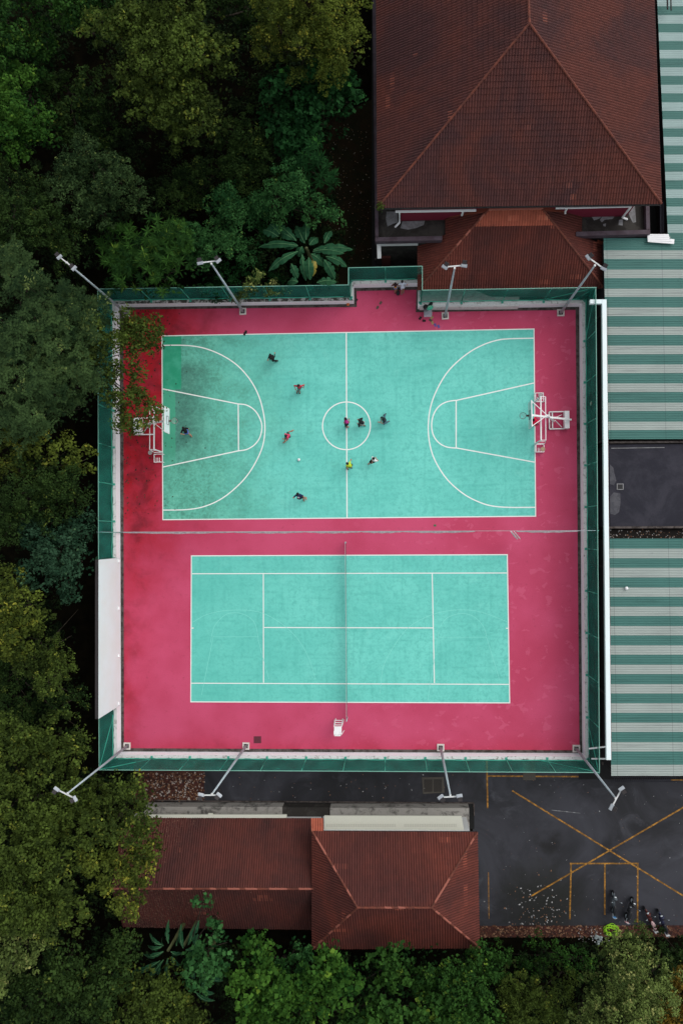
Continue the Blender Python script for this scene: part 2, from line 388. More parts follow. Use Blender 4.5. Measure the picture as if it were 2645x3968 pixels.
sheet('dark_gap', [S(2240, 700, G), S(2700, 700, G), S(2700, 3020, G), S(2240, 3020, G)], G + .004, MAT['drain_gap'], 'black gap between court and roofs')  # ground painted near black: the narrow gap's shade is in the colour
sheet('upper_gap', [S(1440, -300, G), S(2700, -300, G), S(2700, 1180, G), S(1440, 1180, G)], G + .002, MAT['drain_gap'])  # same near-black ground, shade between the buildings put into the colour
# drains beside the lower building
sheet('drain_channel', [S(600, 3104, G), S(1836, 3110, G), S(1836, 3212, G), S(1814, 3212, G), S(1814, 3132, G), S(600, 3130, G)], G + .006, MAT['drain_gap'])
mb = MB()
for a, b in (((796, 3104), (1834, 3111)), ((1834, 3111), (1836, 3160)), ((600, 3100), (796, 3104))):
    mb.beam(S(a[0], a[1], G + .04), S(b[0], b[1], G + .04), .07, .1)
struct(mb, 'drain_kerb', MAT['kerb'])

def stripe(mb, a, b, w, z):
    a, b = Vector(a), Vector(b); d = (b - a); d.z = 0; d.normalize(); n = Vector((-d.y, d.x, 0)) * w / 2
    mb.face([(a.x - n.x, a.y - n.y, z), (b.x - n.x, b.y - n.y, z), (b.x + n.x, b.y + n.y, z), (a.x + n.x, a.y + n.y, z)])
mb = MB()
for i, (a, b) in enumerate([((1884.6, 2943), (1888, 3132)), ((1884.6, 3007), (2344, 3010)), ((2597, 3022), (2900, 3021)), ((1983, 3064), (2900, 3628)), ((2900, 2980), (2059, 3471)),
             ((2206, 3346), (2472, 3346)), ((2210.6, 3346), (2206, 3562)), ((2341.6, 3347), (2341, 3545)), ((2468.8, 3347), (2468, 3575)), ((1891, 3380), (1893, 3560))]):
    stripe(mb, S(*a, G), S(*b, G), .11 if i < 9 else .05, G + .0005 * i)
struct(mb, 'yellow_parking_lines', MAT['yellow'], 'yellow lines painted on the asphalt')
mb = MB(); stripe(mb, S(2135, 3139, G), S(2246, 3151, G), .05, G + .006); struct(mb, 'faded_chalk_mark', m_line('chalk', (.3, .3, .31), .95, .4))
# ------------------------------------------------------------------ court floor
W = [S(*p) for p in ((464, 1191), (1371, 1178), (1371, 1116), (1617, 1111), (1617, 1198), (2242, 1189), (2254, 2918), (470, 2912))]
FL = [S(*p) for p in ((479, 1200), (1382, 1190), (1381, 1128), (1612, 1123), (1610, 1210), (2228, 1201), (2243, 2907), (481, 2899))]
mb = MB(); mb.prism(offset_poly(W, .25), G, 0.0); struct(mb, 'court_platform', MAT['kerb'], 'raised concrete platform carrying the courts')
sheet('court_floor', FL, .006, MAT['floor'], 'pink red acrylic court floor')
BB = [S(*p) for p in ((626.5, 1300), (2069, 1273), (2075.4, 2002.3), (630, 2015.8))]
TN = [S(*p) for p in ((740.3, 2152), (1965.6, 2147.3), (1975, 2725.4), (738, 2721.4))]
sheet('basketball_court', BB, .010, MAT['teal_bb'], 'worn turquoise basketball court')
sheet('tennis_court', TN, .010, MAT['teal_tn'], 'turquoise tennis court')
L = MB(); ZL = .014
def poly_stripe(mb, pts, w, z):
    P = [Vector((p[0], p[1])) for p in pts]; n = len(P); l = []; r = []
    for i in range(n):
        d = (P[min(i + 1, n - 1)] - P[max(i - 1, 0)]).normalized(); k = Vector((-d.y, d.x)) * w / 2
        l.append(P[i] + k); r.append(P[i] - k)
    for i in range(n - 1): mb.face([(r[i].x, r[i].y, z), (r[i + 1].x, r[i + 1].y, z), (l[i + 1].x, l[i + 1].y, z), (l[i].x, l[i].y, z)])
def smooth_path(pts, n=10):
    out = []
    P = [pts[0]] + list(pts) + [pts[-1]]
    for i in range(1, len(P) - 2):
        for k in range(n):
            t = k / n; p0, p1, p2, p3 = P[i - 1], P[i], P[i + 1], P[i + 2]
            out.append(.5 * ((2 * p1) + (-p0 + p2) * t + (2 * p0 - 5 * p1 + 4 * p2 - p3) * t * t + (-p0 + 3 * p1 - 3 * p2 + p3) * t ** 3))
    out.append(P[-2]); return out
cnt = 0
def ln(pts, w=.085, curve=False, mb=None, dz=0):
    global cnt; cnt += 1
    q = [S(*p) for p in pts]
    if curve: q = smooth_path(q, 8)
    poly_stripe(mb or L, q, w, ZL + cnt * .0002 + dz)
def rect_lines(P, w, mb):                         # outline drawn inside the sheet
    global cnt
    c = sum((Vector(p) for p in P), Vector()) / 4
    for i in range(4):
        cnt += 1; a = Vector(P[i]); b = Vector(P[(i + 1) % 4]); d = (b - a).normalized(); nn = Vector((-d.y, d.x, 0)); 
        if nn.dot(c - a) < 0: nn = -nn
        stripe(mb, a + nn * w / 2, b + nn * w / 2, w, ZL + cnt * .0002)
# basketball
rect_lines(BB, .075, L)
ln([(1341, 1290), (1344, 2007)])
Cc = S(1341.5, 1650); ln_pts = [(Cc.x + 1.80 * math.cos(a), Cc.y + 1.80 * math.sin(a)) for a in np.linspace(0, 2 * math.pi, 49)]
cnt += 1; poly_stripe(L, ln_pts, .085, ZL + cnt * .0002)
zr = lambda x, y: (1600 + x / 2, 950 + y / 2)
q4 = lambda x, y: (1300 + x / 1.42545, 950 + y / 1.42545)
q3 = lambda x, y: (350 + x / 1.49333, 950 + y / 1.49333)
ln([q4(*p) for p in ((1094, 514), (945, 518), (880, 528), (810, 552), (740, 590), (670, 645), (610, 710), (560, 795), (527, 880), (512, 970), (513, 1060), (532, 1150), (570, 1230), (625, 1305), (700, 1370), (770, 1410), (850, 1438), (950, 1448), (1102, 1448))], curve=True)
ln([q4(*p) for p in ((1095, 761), (664, 858))]); ln([q4(*p) for p in ((664, 858), (664, 1120))]); ln([q4(*p) for p in ((664, 1120), (1099, 1199))])
ln([q4(*p) for p in ((664, 857), (612, 866), (570, 890), (540, 935), (529, 990), (537, 1045), (565, 1088), (610, 1114), (664, 1121))], curve=True)
ln([q3(*p) for p in ((415, 580), (545, 580), (640, 592), (730, 622), (820, 672), (890, 735), (950, 820), (990, 920), (1010, 1040), (1000, 1150), (965, 1240), (910, 1330), (840, 1405), (755, 1470), (660, 1512), (560, 1530), (420, 1533))], curve=True)
ln([q3(*p) for p in ((420, 832), (856, 919))]); ln([q3(*p) for p in ((856, 919), (858, 1190))]); ln([q3(*p) for p in ((420, 1284), (858, 1190))])
ln([q3(*p) for p in ((856, 919), (905, 926), (950, 955), (980, 1000), (993, 1050), (982, 1110), (950, 1155), (905, 1182), (858, 1190))], curve=True)
# tennis
rect_lines(TN, .075, L)
t3 = lambda x, y: (200 + x * .7653, 1950 + y * .7653); t4 = lambda x, y: (1300 + x * .8578, 1950 + y * .8578)
ln([t3(712, 357), t4(772, 315)], .07); ln([t3(708, 911), t4(780, 818)], .07)
ln([t3(1072, 357), t3(1073, 908)], .07); ln([t4(435, 315), t4(445, 812)], .07); ln([t3(1076, 629), t4(438, 563)], .07)
ln([t3(708, 632), t3(720, 632)], .07); ln([t4(768, 565), t4(776, 565)], .07)
struct(L, 'court_lines', MAT['line'], 'white court lines')
L2 = MB()
for P in (((716, 602), (790, 562), (900, 542), (1040, 548), (1150, 600), (1240, 680), (1300, 780), (1335, 890)), ((805, 705), (822, 630), (860, 580), (910, 555), (980, 565), (1030, 610), (1048, 700))):
    ln([t3(*p) for p in P], .03, True, L2)
ln([t3(760, 970), t3(820, 670)], .03, mb=L2); ln([t3(820, 676), (t3(1048, 676))], .025, mb=L2); ln([t3(1045, 690), t3(1100, 890)], .03, mb=L2)
for P in (((200, 860), (215, 740), (260, 650), (330, 560), (430, 505), (540, 482), (650, 490), (772, 535)), ((470, 560), (500, 520), (560, 498), (620, 510), (665, 555), (680, 600))):
    ln([t4(*p) for p in P], .03, True, L2)
ln([t4(460, 605), t4(680, 605)], .025, mb=L2); ln([t4(680, 605), t4(740, 800)], .03, mb=L2); ln([t4(465, 580), t4(415, 890)], .03, mb=L2)
struct(L2, 'old_court_lines', MAT['oldline'], 'faint old court lines under the paint')
# dark repair square and manhole details on floor
sheet('repair_patch', [S(983, 2853), S(1012, 2853), S(1012, 2880), S(983, 2880)], .0085, plain('dark_red_patch', (.11, .022, .035), .8))

# ------------------------------------------------------------------ parapet wall round the court
def wall_ring(inner, t, z0, z1, name, mats, parent, skip=()):
    out = offset_poly(inner, t); mb = MB(); n = len(inner)
    for i in range(n):
        if i in skip: continue
        a, b = inner[i], inner[(i + 1) % n]; c, d = out[(i + 1) % n], out[i]
        mb.prism([a, b, c, d], z0, z1)
    return mb.build(name, mats, parent)
pw = empty('parapet_wall', S(464, 2912), 'low stained white parapet wall running all round the two courts', 'wall')
wall_ring(W, .22, .002, .86, 'wall_body', MAT['wallw'], pw)
Wc = offset_poly(W, -.015); Wc = [Vector((p.x, p.y, 0)) for p in Wc]
out = offset_poly(Wc, .26)
for i in range(8):
    mb = MB(); mb.prism([Wc[i], Wc[(i + 1) % 8], out[(i + 1) % 8], out[i]], .86, .90)
    mb.build('coping', MAT['copingw'] if i in (1, 2, 3, 4, 5, 6, 7) else MAT['coping'], pw)

# ------------------------------------------------------------------ green net fences
FT = 3.62
FLn = [Vector((p.x, p.y, 0)) for p in offset_poly(W, .20)]
def fence(a, b, label, posts, brace=(), zt=FT):
    a, b = Vector(a), Vector(b); d = b - a; Ln = d.length; d.normalize(); nn = Vector((-d.y, d.x, 0))
    t = empty('net_fence', (a.x, a.y, .9), label, 'fence', 'green net fences on the parapet wall')
    mb = MB(); nx = max(2, int(Ln / .3)); nz = 7; k0 = 0; ph = random.random() * 9
    for j in range(nz + 1):
        for i in range(nx + 1):
            u = i / nx * Ln; z = .93 + (zt - .95) * j / nz
            bil = .05 * math.sin(u * 2.1 + ph) * math.sin(math.pi * j / nz) + .03 * math.sin(u * 5.3 + j)
            mb.v.append((a.x + d.x * u + nn.x * bil, a.y + d.y * u + nn.y * bil, z))
    for j in range(nz):
        for i in range(nx):
            k = j * (nx + 1) + i; mb.f.append((k, k + 1, k + nx + 2, k + nx + 1)); mb.mi.append(0); mb.tint.append(.5)
    mb.build('netting', MAT['net'], t, smooth=True)
    MB().tube([(a.x, a.y, zt), (b.x, b.y, zt)], .026, 6).build('top_rail', MAT['rail'], t)
    MB().tube([(a.x, a.y, .98), (b.x, b.y, .98)], .016, 6).build('bottom_rail', MAT['rail'], t)
    us = [Ln * (i + .0) / posts for i in range(posts + 1)]
    for u in us:
        MB().tube([(a.x + d.x * u, a.y + d.y * u, .9), (a.x + d.x * u, a.y + d.y * u, zt)], .032, 6).box((a.x + d.x * u - nn.x * .08, a.y + d.y * u - nn.y * .08, .925), (.16, .16, .05), math.atan2(d.y, d.x)).build('post', MAT['gpost'], t)
    rp = []
    for i in range(posts):
        for k in range(6):
            f = k / 6; u = us[i] + (us[i + 1] - us[i]) * f; sag = math.sin(math.pi * f)
            rp.append((a.x + d.x * u - nn.x * .10 * sag, a.y + d.y * u - nn.y * .10 * sag, 1.12 + .28 * sag + .05 * math.sin(u * 3)))
    MB().tube(rp, .022, 5).build('slack_rope', MAT['rope'], t)
    for (u0, z0, u1, z1) in brace:
        MB().tube([(a.x + d.x * u0, a.y + d.y * u0, z0), (a.x + d.x * u1, a.y + d.y * u1, z1)], .024, 5).build('brace', MAT['gpost'], t)
    return t
seg = lambda i: (FLn[i], FLn[(i + 1) % 8])
n_top = fence(*seg(0), 'green net fence along the far wall in front of the banana plant', 6)
fence(*seg(1), 'short green net fence on the left side of the recess', 1)
fence(*seg(2), 'green net fence at the back of the recess behind the two boys', 2)
f3 = fence(*seg(3), 'narrow green net fence on the right side of the recess', 1)
fence(*seg(4), 'green net fence in front of the porch roof', 4, brace=((11.9, 3.6, 8.6, .95), (11.9, 3.6, 11.0, .95)))
fence(*seg(5), 'green net fence beside the long white beam', 11, brace=((.1, 3.5, 2.9, .95), (33.2, 3.5, 30.5, .95)))
fence(*seg(6), 'green net fence between the tennis court and the asphalt', 12, brace=((.1, 3.5, 3.6, .95), (34.6, 3.5, 31.5, .95)))
fl = seg(7); ptop = S(467, 2164, .9); pbot = S(467, 2731, .9)
A7, B7 = Vector(fl[0]), Vector(fl[1]); dd = (B7 - A7)
cut = lambda y: A7 + dd * ((y - A7.y) / dd.y)
fence(A7, cut(pbot.y), 'short green net fence below the white board', 1, brace=((3.2, .95, .2, 3.5),))
fence(cut(ptop.y), B7, 'green net fence against the trees above the white board', 7)
# ------------------------------------------------------------------ tall white hitting board
X0 = S(469, 2731, .3).x; ya, yb = S(469, 2731, .3).y, S(468, 2161, .3).y
t = empty('hitting_board', (X0, ya, .3), 'tall white practice board with a dark top edge on the left wall', 'board')
MB().prism([(X0 - .03, ya), (X0, ya), (X0, yb), (X0 - .03, yb)], .35, 4.36).build('panel', MAT['board'], t)
mb = MB(); mb.prism([(X0 - .27, ya - .02), (X0 - .032, ya - .02), (X0 - .032, yb + .02), (X0 - .27, yb + .02)], .95, 4.375); mb.build('backing_frame', MAT['dark'], t)
for i in range(4):
    y = ya + (yb - ya) * (.02 + .32 * i)
    MB().box((X0 + .05, y, .80), (.12, .2, .06)).build('bracket', MAT['white'], t)

# ------------------------------------------------------------------ roofs
def tile_face(mb, pts, eave=(0, 1), pitch=.175, amp=.05, row=.34, step=.024):
    P = [Vector(p) for p in pts]; o = P[eave[0]]; u = (P[eave[1]] - o).normalized()
    nrm = Vector((0, 0, 0))
    for i in range(len(P)):
        a, b = P[i], P[(i + 1) % len(P)]; nrm += a.cross(b)
    nrm.normalize()
    if nrm.z < 0: nrm = -nrm
    v = nrm.cross(u).normalized()
    if v.z < 0: v = -v
    uv = [((p - o).dot(u), (p - o).dot(v)) for p in P]
    u0, u1 = min(q[0] for q in uv), max(q[0] for q in uv); ns = 5
    n = int((u1 - u0) / pitch * ns) + 1; cols = []
    for i in range(n + 1):
        x = u0 + (u1 - u0) * min(1, i / n); x = min(max(x, u0 + 1e-5), u1 - 1e-5); hit = []
        for k in range(len(uv)):
            (xa, ya_), (xb, yb_) = uv[k], uv[(k + 1) % len(uv)]
            if (xa - x) * (xb - x) < 0: hit.append(ya_ + (yb_ - ya_) * (x - xa) / (xb - xa))
        cols.append((x, min(hit), max(hit)) if len(hit) >= 2 else (x, 0, 0))
    vm = max(c[2] for c in cols); v_lo = min(c[1] for c in cols); rows = int((vm - v_lo) / row) + 1
    flip = u.cross(v).dot(nrm) < 0
    nc = int((u1 - u0) / pitch); runs = {}
    for _ in range(int(nc * rows / 900) + 2):
        rr0, cc0 = random.randrange(rows), random.randrange(max(1, nc))
        for c_ in range(cc0, cc0 + random.randrange(1, 9)): runs[(rr0, c_)] = random.uniform(.88, .94)
    for j in range(rows):
        a0 = v_lo + j * row; a1 = a0 + row
        base = len(mb.v); idx = []
        for (x, lo, hi) in cols:
            l = min(max(a0, lo), hi); h = min(max(a1, lo), hi)
            w_ = amp * (.5 + .5 * math.cos(2 * math.pi * x / pitch))
            jit = .006 * math.sin(j * 12.9 + math.floor(x / pitch) * 7.3)
            for q in (l, h):
                hh = w_ + step * (1 - (q - a0) / row) + jit
                mb.v.append(tuple(o + u * x + v * q + nrm * hh))
            idx.append(h - l > 1e-4)
        for i in range(len(cols) - 1):
            if idx[i] or idx[i + 1]:
                k = base + 2 * i; fc = (k, k + 2, k + 3, k + 1)
                mb.f.append(tuple(reversed(fc)) if flip else fc); mb.mi.append(0)
                c = math.floor((cols[i][0]) / pitch + .5); h = math.sin(c * 127.1 + j * 311.7) * 43758.5453; h2 = math.sin(c * 12.7) * 913.3
                g_ = .5 + .5 * math.cos(2 * math.pi * (cols[i][0] + cols[i + 1][0]) / 2 / pitch); mb.tint.append(runs[(j, int((cols[i][0] - u0) / pitch))] if (j, int((cols[i][0] - u0) / pitch)) in runs and g_ > .3 else (h - math.floor(h)) * .28 + .12 * (h2 - math.floor(h2)) + .46 * g_)
    return mb
def caps(a, b, parent, mat=None, r=.085, name='ridge_tiles', hi=.06):
    a, b = Vector(a), Vector(b); L_ = (b - a).length; n = max(1, int(L_ / .42)); mb = MB()
    for i in range(n):
        p, q = a.lerp(b, i / n), a.lerp(b, (i + 1.12) / n)
        mb.tube([p + Vector((0, 0, .03)), q + Vector((0, 0, .05))], [r * 1.12, r * .92], 8, mi=(1 if random.random() < hi else 0))
    return mb.build(name, [mat or MAT['cap'], MAT['caph']], parent)
def solid_under(mb, pts, th=.12):               # soffit slab below the tiles
    lo = [Vector(p) - Vector((0, 0, th)) for p in pts]; n = len(pts)
    mb.face([tuple(p - Vector((0, 0, .01))) for p in map(Vector, pts)]); mb.face([tuple(p) for p in reversed(lo)])
    for i in range(n): mb.face([tuple(lo[i]), tuple(lo[(i + 1) % n]), tuple(Vector(pts[(i + 1) % n]) - Vector((0, 0, .01))), tuple(Vector(pts[i]) - Vector((0, 0, .01)))])

# --- big hipped building
e = 6.0
c1 = S(1462, 806, e); c2 = S(2560, 790, e); ct1 = S(1455, -330, e); ct2 = S(2520, -330, e)
ap = S(2049, 92, 10.6); ap2 = Vector((ap.x - .2, ct1.y, 10.6))
bld = empty('hip_roofed_building', S(2000, 700, G), 'large building under a dark red hipped clay tile roof', 'building')
rf = MB(); tile_face(rf, [c1, c2, ap]); o_roof = rf.build('roof', MAT['tile'], bld, attr=True)
rf = MB(); tile_face(rf, [ct1, c1, ap, ap2]); rf.build('roof', MAT['tile'], bld, attr=True)
rf = MB(); tile_face(rf, [c2, ct2, ap2, ap]); rf.build('roof', MAT['tile'], bld, attr=True)
caps(c1, ap, bld, r=.075); caps(c2, ap, bld, r=.075); caps(ap, ap2, bld, r=.075)
mb = MB(); solid_under(mb, [c1, c2, ct2, ct1], .2); mb.build('soffit', MAT['dark'], bld)
mb = MB()
for a, b in ((c1, c2), (c1, ct1), (c2, ct2)):
    mb.beam(Vector(a) - Vector((0, 0, .09)), Vector(b) - Vector((0, 0, .09)), .10, .16)
mb.build('fascia', MAT['dark'], bld)
wz = 3.0
wl = S(1552, 856, wz); wr = S(2425, 838, wz)
mb = MB(); mb.prism([wl, wr, (wr.x, wr.y + 22), (wl.x, wl.y + 22)], wz, e - .2); mb.build('upper_wall', MAT['magenta'], bld)
tl, tr = S(1453, 936, wz), S(2517, 906, wz)
mb = MB(); mb.prism([tl, tr, (tr.x, tr.y + 24), (tl.x, tl.y + 24)], G, wz); mb.build('terrace', [MAT['concd']], bld)
iz = wz + .45
for a, b in (((1453, 933), (1712, 928)), ((2230, 912), (2517, 904)), ):
    mb = MB(); a_, b_ = S(*a, iz), S(*b, iz)
    mb.beam(Vector((a_.x, a_.y + .1, wz + .225)), Vector((b_.x, b_.y + .1, wz + .225)), .30, .46); mb.build('parapet', MAT['mauve'], bld)
for x, y in ((1459.5, 936), (2510, 908)):
    a_ = S(x, y, iz); mb = MB(); mb.box((a_.x, a_.y + 12.35, wz + .22), (.24, 24, .44)); mb.build('parapet', MAT['mauve'], bld)
for pl in (((1497, 820), (1538, 820), (1540, 862), (1520, 868), (1500, 878), (1494, 850)), ((1558, 858), (1645, 855), (1640, 872), (1610, 884), (1580, 890), (1550, 884))):
    mb = MB(); mb.prism([S(*p, wz) for p in pl], wz, wz + .006); mb.build('dry_patch', MAT['stain'], bld)
for pl in (((2290, 840), (2330, 838), (2318, 848), (2300, 854)), ((2330, 840), (2380, 836), (2372, 848), (2340, 852), (2330, 862), (2322, 852)), ((2335, 868), (2346, 866), (2344, 878), (2336, 876)), ((2425, 802), (2458, 800), (2462, 860), (2450, 864), (2438, 840)), ((2396, 852), (2412, 850), (2410, 874), (2394, 872))):
    mb = MB(); mb.prism([S(*p, wz) for p in pl], wz, wz + .006); mb.build('dry_patch', MAT['stain'], bld)
gz = 5.45
mb = MB(); mb.beam(S(1531, 820, gz), S(1843, 815, gz), .13, .1); mb.build('gutter', MAT['white'], bld)
mb = MB(); mb.beam(S(2151, 806, gz), S(2440, 799, gz), .13, .1); mb.build('gutter', MAT['white'], bld)
for pts in (((1547, 820, 5.4), (1547, 862, 3.4), (1530, 880, 3.08)), ((1791, 816, 5.4), (1791, 826, 4.6), (1788, 834, 4.2)), ((2195, 806, 5.4), (2188, 820, 4.4), (2188, 826, 4.2)), ((2443, 800, 5.4), (2410, 842, 3.4), (2427, 850, 3.08))):
    mb = MB(); mb.tube([S(*p) for p in pts], .075, 8); mb.build('downpipe', MAT['white'], bld)
# lower facade with white frame below the terrace
mb = MB(); mb.beam(S(1459, 946, 2.6), S(1618, 943, 2.6), .2, .3); mb.beam(S(1467, 946, 2.6), S(1469, 1001, 2.2), .28, .3); mb.build('porch_frame', MAT['whited'], bld)
mb = MB(); mb.prism([S(1478, 954, .3), S(1512, 954, .3), S(1512, 999, .3), S(1478, 999, .3)], G, .3); mb.build('porch_step', plain('brown_paint', (.10, .028, .022), .8), bld)
mb = MB(); mb.beam(S(1512, 963, .9), S(1614, 962, .9), .2, .15); mb.build('porch_rail', MAT['whited'], bld)
mb = MB(); mb.prism([S(1452, 1005, G), S(1620, 1005, G), S(1620, 1012, G), S(1452, 1012, G)], G, G + .3); mb.build('kerb', MAT['kerb'], bld)
# --- porch roof
pe = 2.0; pg = 4.9
FLc, FRc = S(1617, 1124, pe), S(2338, 1118, pe)
RL, RR_ = S(1891, 812, pg), S(2099, 808, pg)
pr = empty('porch_building', S(1980, 1000, G), 'lower hipped porch roof of red tiles with an orange strip at its top', 'building')
fr = lambda t: (FLc.lerp(RL, t), FRc.lerp(RR_, t))
m1, m2 = fr(.80)
rf = MB(); tile_face(rf, [FLc, FRc, m2, m1]); rf.build('roof', MAT['tile2'], pr, attr=True)
rf = MB(); tile_face(rf, [m1, m2, RR_, RL]); rf.build('roof_apron', MAT['tilen'], pr, attr=True)
def side(ex, ridge, pts):                       # plane through vertical eave line x=ex at pe and the ridge point
    sl_ = (pg - pe) / (ridge.x - ex); out_ = []
    for x, y in pts:
        z = 3.0
        for _ in range(8):
            p = S(x, y, z); z = pe + (p.x - ex) * sl_
        out_.append(Vector((p.x, p.y, z)))
    return out_
for ex, rd, cor, pts in ((FLc.x, RL, FLc, [(1617, 941), (1707, 932), (1707, 915), (1725, 913), (1725, 836)]), (FRc.x, RR_, FRc, [(2338, 945), (2312, 937), (2252, 915), (2251, 900), (2251, 818)])):
    sd_ = side(ex, rd, pts); poly = [cor] + sd_ + [rd]
    rf = MB(); tile_face(rf, poly, (0, 1), pitch=.175, row=.36, amp=.04); rf.build('roof', MAT['tile2'], pr, attr=True)
    mb = MB(); mb.beam(sd_[-1] + Vector((0, 0, .04)), rd + Vector((0, 0, .04)), .35, .1); mb.build('flashing', MAT['tilen'], pr)
    mb = MB(); mb.beam(sd_[1] + Vector((0, 0, .06)), sd_[0] + Vector((0, 0, .06)), .22, .1); mb.build('flashing', MAT['tilen'], pr)
    caps(cor, rd, pr, r=.075)
caps(RL, RR_, pr, MAT['caph'], r=.09)
a, b = S(1660, 1110, 0), S(2300, 1110, 0)
mb = MB(); mb.prism([(FLc.x + .5, FLc.y + .6), (FRc.x - .5, FRc.y + .6), (FRc.x - .5, RL.y), (FLc.x + .5, RL.y)], G, pe - .1); mb.build('wall', MAT['whited'], pr)
# concrete steps and rail seen behind the net
g2 = .75
mb = MB(); mb.prism([S(1625, 1104, g2), S(1790, 1102, g2), S(1900, 1150, g2), S(2010, 1150, g2), S(2010, 1186, g2), S(1625, 1190, g2)], G, g2)
o = mb.build('concrete_landing', m_conc('landing_concrete', (.62, .60, .58), (.42, .40, .38), (.5, .7))); tag(o, 'grey concrete landing behind the net fence beside the porch roof', 'landing')
mb = MB(); mb.tube([S(1640, 1086, 1.3), S(1757, 1086, 1.3), S(1880, 1112, 1.3)], .035, 6); 
for p in ((1640, 1086), (1757, 1086), (1880, 1112)):
    q = S(*p, 1.3); mb.tube([q, (q.x, q.y, .2)], .025, 6)
o = mb.build('handrail', MAT['steel']); tag(o, 'grey metal handrail in front of the porch roof', 'handrail')

# --- lower building (wing + hipped block)
e2 = 3.0; g2z = 5.35
B1, B2, B3, B4 = S(1210, 3221, e2), S(1848, 3224, e2), S(1856, 3672, e2), S(1209, 3676, e2)
R1, R2 = S(1385, 3516, g2z), S(1671, 3516, g2z)
lb = empty('tiled_lodge', S(1530, 3450, G), 'square block with a red hipped tile roof and short ridge beside the parking yard', 'building')
for poly in ([B2, B1, R1, R2], [B4, B3, R2, R1], [B1, B4, R1], [B3, B2, R2]):
    rf = MB(); tile_face(rf, poly); rf.build('roof', MAT['tile2'], lb, attr=True)
for a, b in ((B1, R1), (B2, R2), (B3, R2), (B4, R1), (R1, R2)): caps(a, b, lb, r=.07, hi=.3)
mb = MB(); solid_under(mb, [B1, B4, B3, B2], .15); mb.build('soffit', MAT['dark'], lb)
mb = MB(); mb.prism([(B1.x + .4, B1.y - .4), (B2.x - .4, B2.y - .4), (B3.x - .4, B3.y + .4), (B4.x + .4, B4.y + .4)], G, e2 - .16); mb.build('wall', MAT['whited'], lb)
rf = MB(); tile_face(rf, [S(1254, 3170, 2.6), S(1206, 3170, 2.6), S(1206, 3224, 2.95), S(1254, 3224, 2.95)]); rf.build('new_tile_patch', MAT['tilen'], lb, attr=True)
az = 1.7
mb = MB(); mb.prism([S(1256, 3161, az), S(1787, 3162, az), S(1800, 3235, az), S(1256, 3232, az)], az - .08, az); aw = mb.build('awning', MAT['cream'], lb)
mb = MB()
for (xa, xb) in ((1266, 1543), (1567, 1775)):
    for i in range(int((xb - xa) / 6.6)):
        for yy in (3194.5, 3198, 3202.5):
            p = S(xa + i * 6.6, yy, az + .004); mb.box((p.x, p.y, az + .003), (.075, .028, .006))
mb.build('vent_slots', MAT['vent'], lb)
we = .6; wg = 3.0
A1, A2 = S(520, 3168, we), S(1207, 3170, we); A3, A4 = S(1207, 3600, we), S(480, 3590, we); A1.x = A4.x
Q1, Q2 = S(440, 3443, wg), S(1207, 3443, wg); Q1.x = A4.x; Q2.x = A2.x - .05; A2.x = A3.x = B4.x + .35
wg_ = empty('tiled_wing', S(850, 3400, G), 'long red tiled gable roof partly covered by leaves, left of the hipped block', 'building')
rf = MB(); tile_face(rf, [A2, A1, Q1, Vector((A2.x, Q2.y, wg))]); rf.build('roof', MAT['tile3'], wg_, attr=True)
rf = MB(); tile_face(rf, [A4, A3, Vector((A2.x, Q2.y, wg)), Q1]); rf.build('roof', MAT['tile3'], wg_, attr=True)
caps(Q1, Vector((A2.x, Q2.y, wg)), wg_, r=.07, hi=.4)
mb = MB(); mb.prism([(A1.x + .3, A1.y - .4), (A2.x, A2.y - .4), (A3.x, A3.y + .4), (A4.x + .3, A4.y + .4)], G, we - .1)
mb.face([(A1.x + .3, A1.y - .4, we - .1), (A1.x + .3, A4.y + .4, we - .1), (A1.x + .3, Q1.y, wg - .1)]); mb.build('wall', MAT['whited'], wg_)
mb = MB(); mb.beam(S(560, 3162, we), S(1111, 3162, we), .24, .12); mb.box(tuple(S(816, 3154, we)), (.35, .12, .1)); mb.build('gutter', MAT['cream'], wg_)
mb = MB(); mb.prism([S(560, 3126, -.6), S(1093, 3127, -.6), S(1093, 3182, -.6), S(560, 3182, -.6)], G, -.6); o = mb.build('concrete_ledge', MAT['conc']); tag(o, 'pale concrete ledge along the leaf covered wing', 'ledge')
mb = MB(); mb.prism([S(1093.5, 3129, -.7), S(1277, 3129, -.7), S(1277, 3182, -.7), S(1093.5, 3182, -.7)], G, -.7); o = mb.build('dark_ledge', MAT['concd']); tag(o, 'dark damp section of ledge between the two pale ledges', 'ledge')
mb = MB(); mb.prism([S(1278, 3131, -.6), S(1816, 3131, -.6), S(1818, 3230, -.6), S(1278, 3230, -.6)], G, -.6); o = mb.build('concrete_ledge', MAT['conc']); tag(o, 'pale stained concrete ledge round the cream awning', 'ledge')
# manhole
mh = empty('manhole', S(1676, 3043, G), 'square double manhole cover in a worn concrete frame on the asphalt', 'manhole cover')
mb = MB(); P_ = [S(*p, G) for p in ((1633, 3012), (1718, 3010), (1721, 3071), (1638, 3076))]; mb.prism(P_, G, G + .03); mb.build('frame', m_conc('manhole_frame', (.075, .068, .058), (.20, .18, .16), (.62, .72), 3), mh)
for xs in ((1642, 1674), (1679, 1711)):
    mb = MB(); mb.prism([S(xs[0], 3020, G), S(xs[1], 3019, G), S(xs[1], 3067, G), S(xs[0], 3068, G)], G + .03, G + .045); mb.build('cover', plain('rusty_cover', (.032, .028, .024), .8, .3, 4), mh)
sheet('asphalt_patch', [S(2024, 2951, G), S(2072, 2951, G), S(2074, 3023, G), S(2025, 3023, G)], G + .0085, plain('old_patch', (.07, .062, .05), .85, .3, 3))

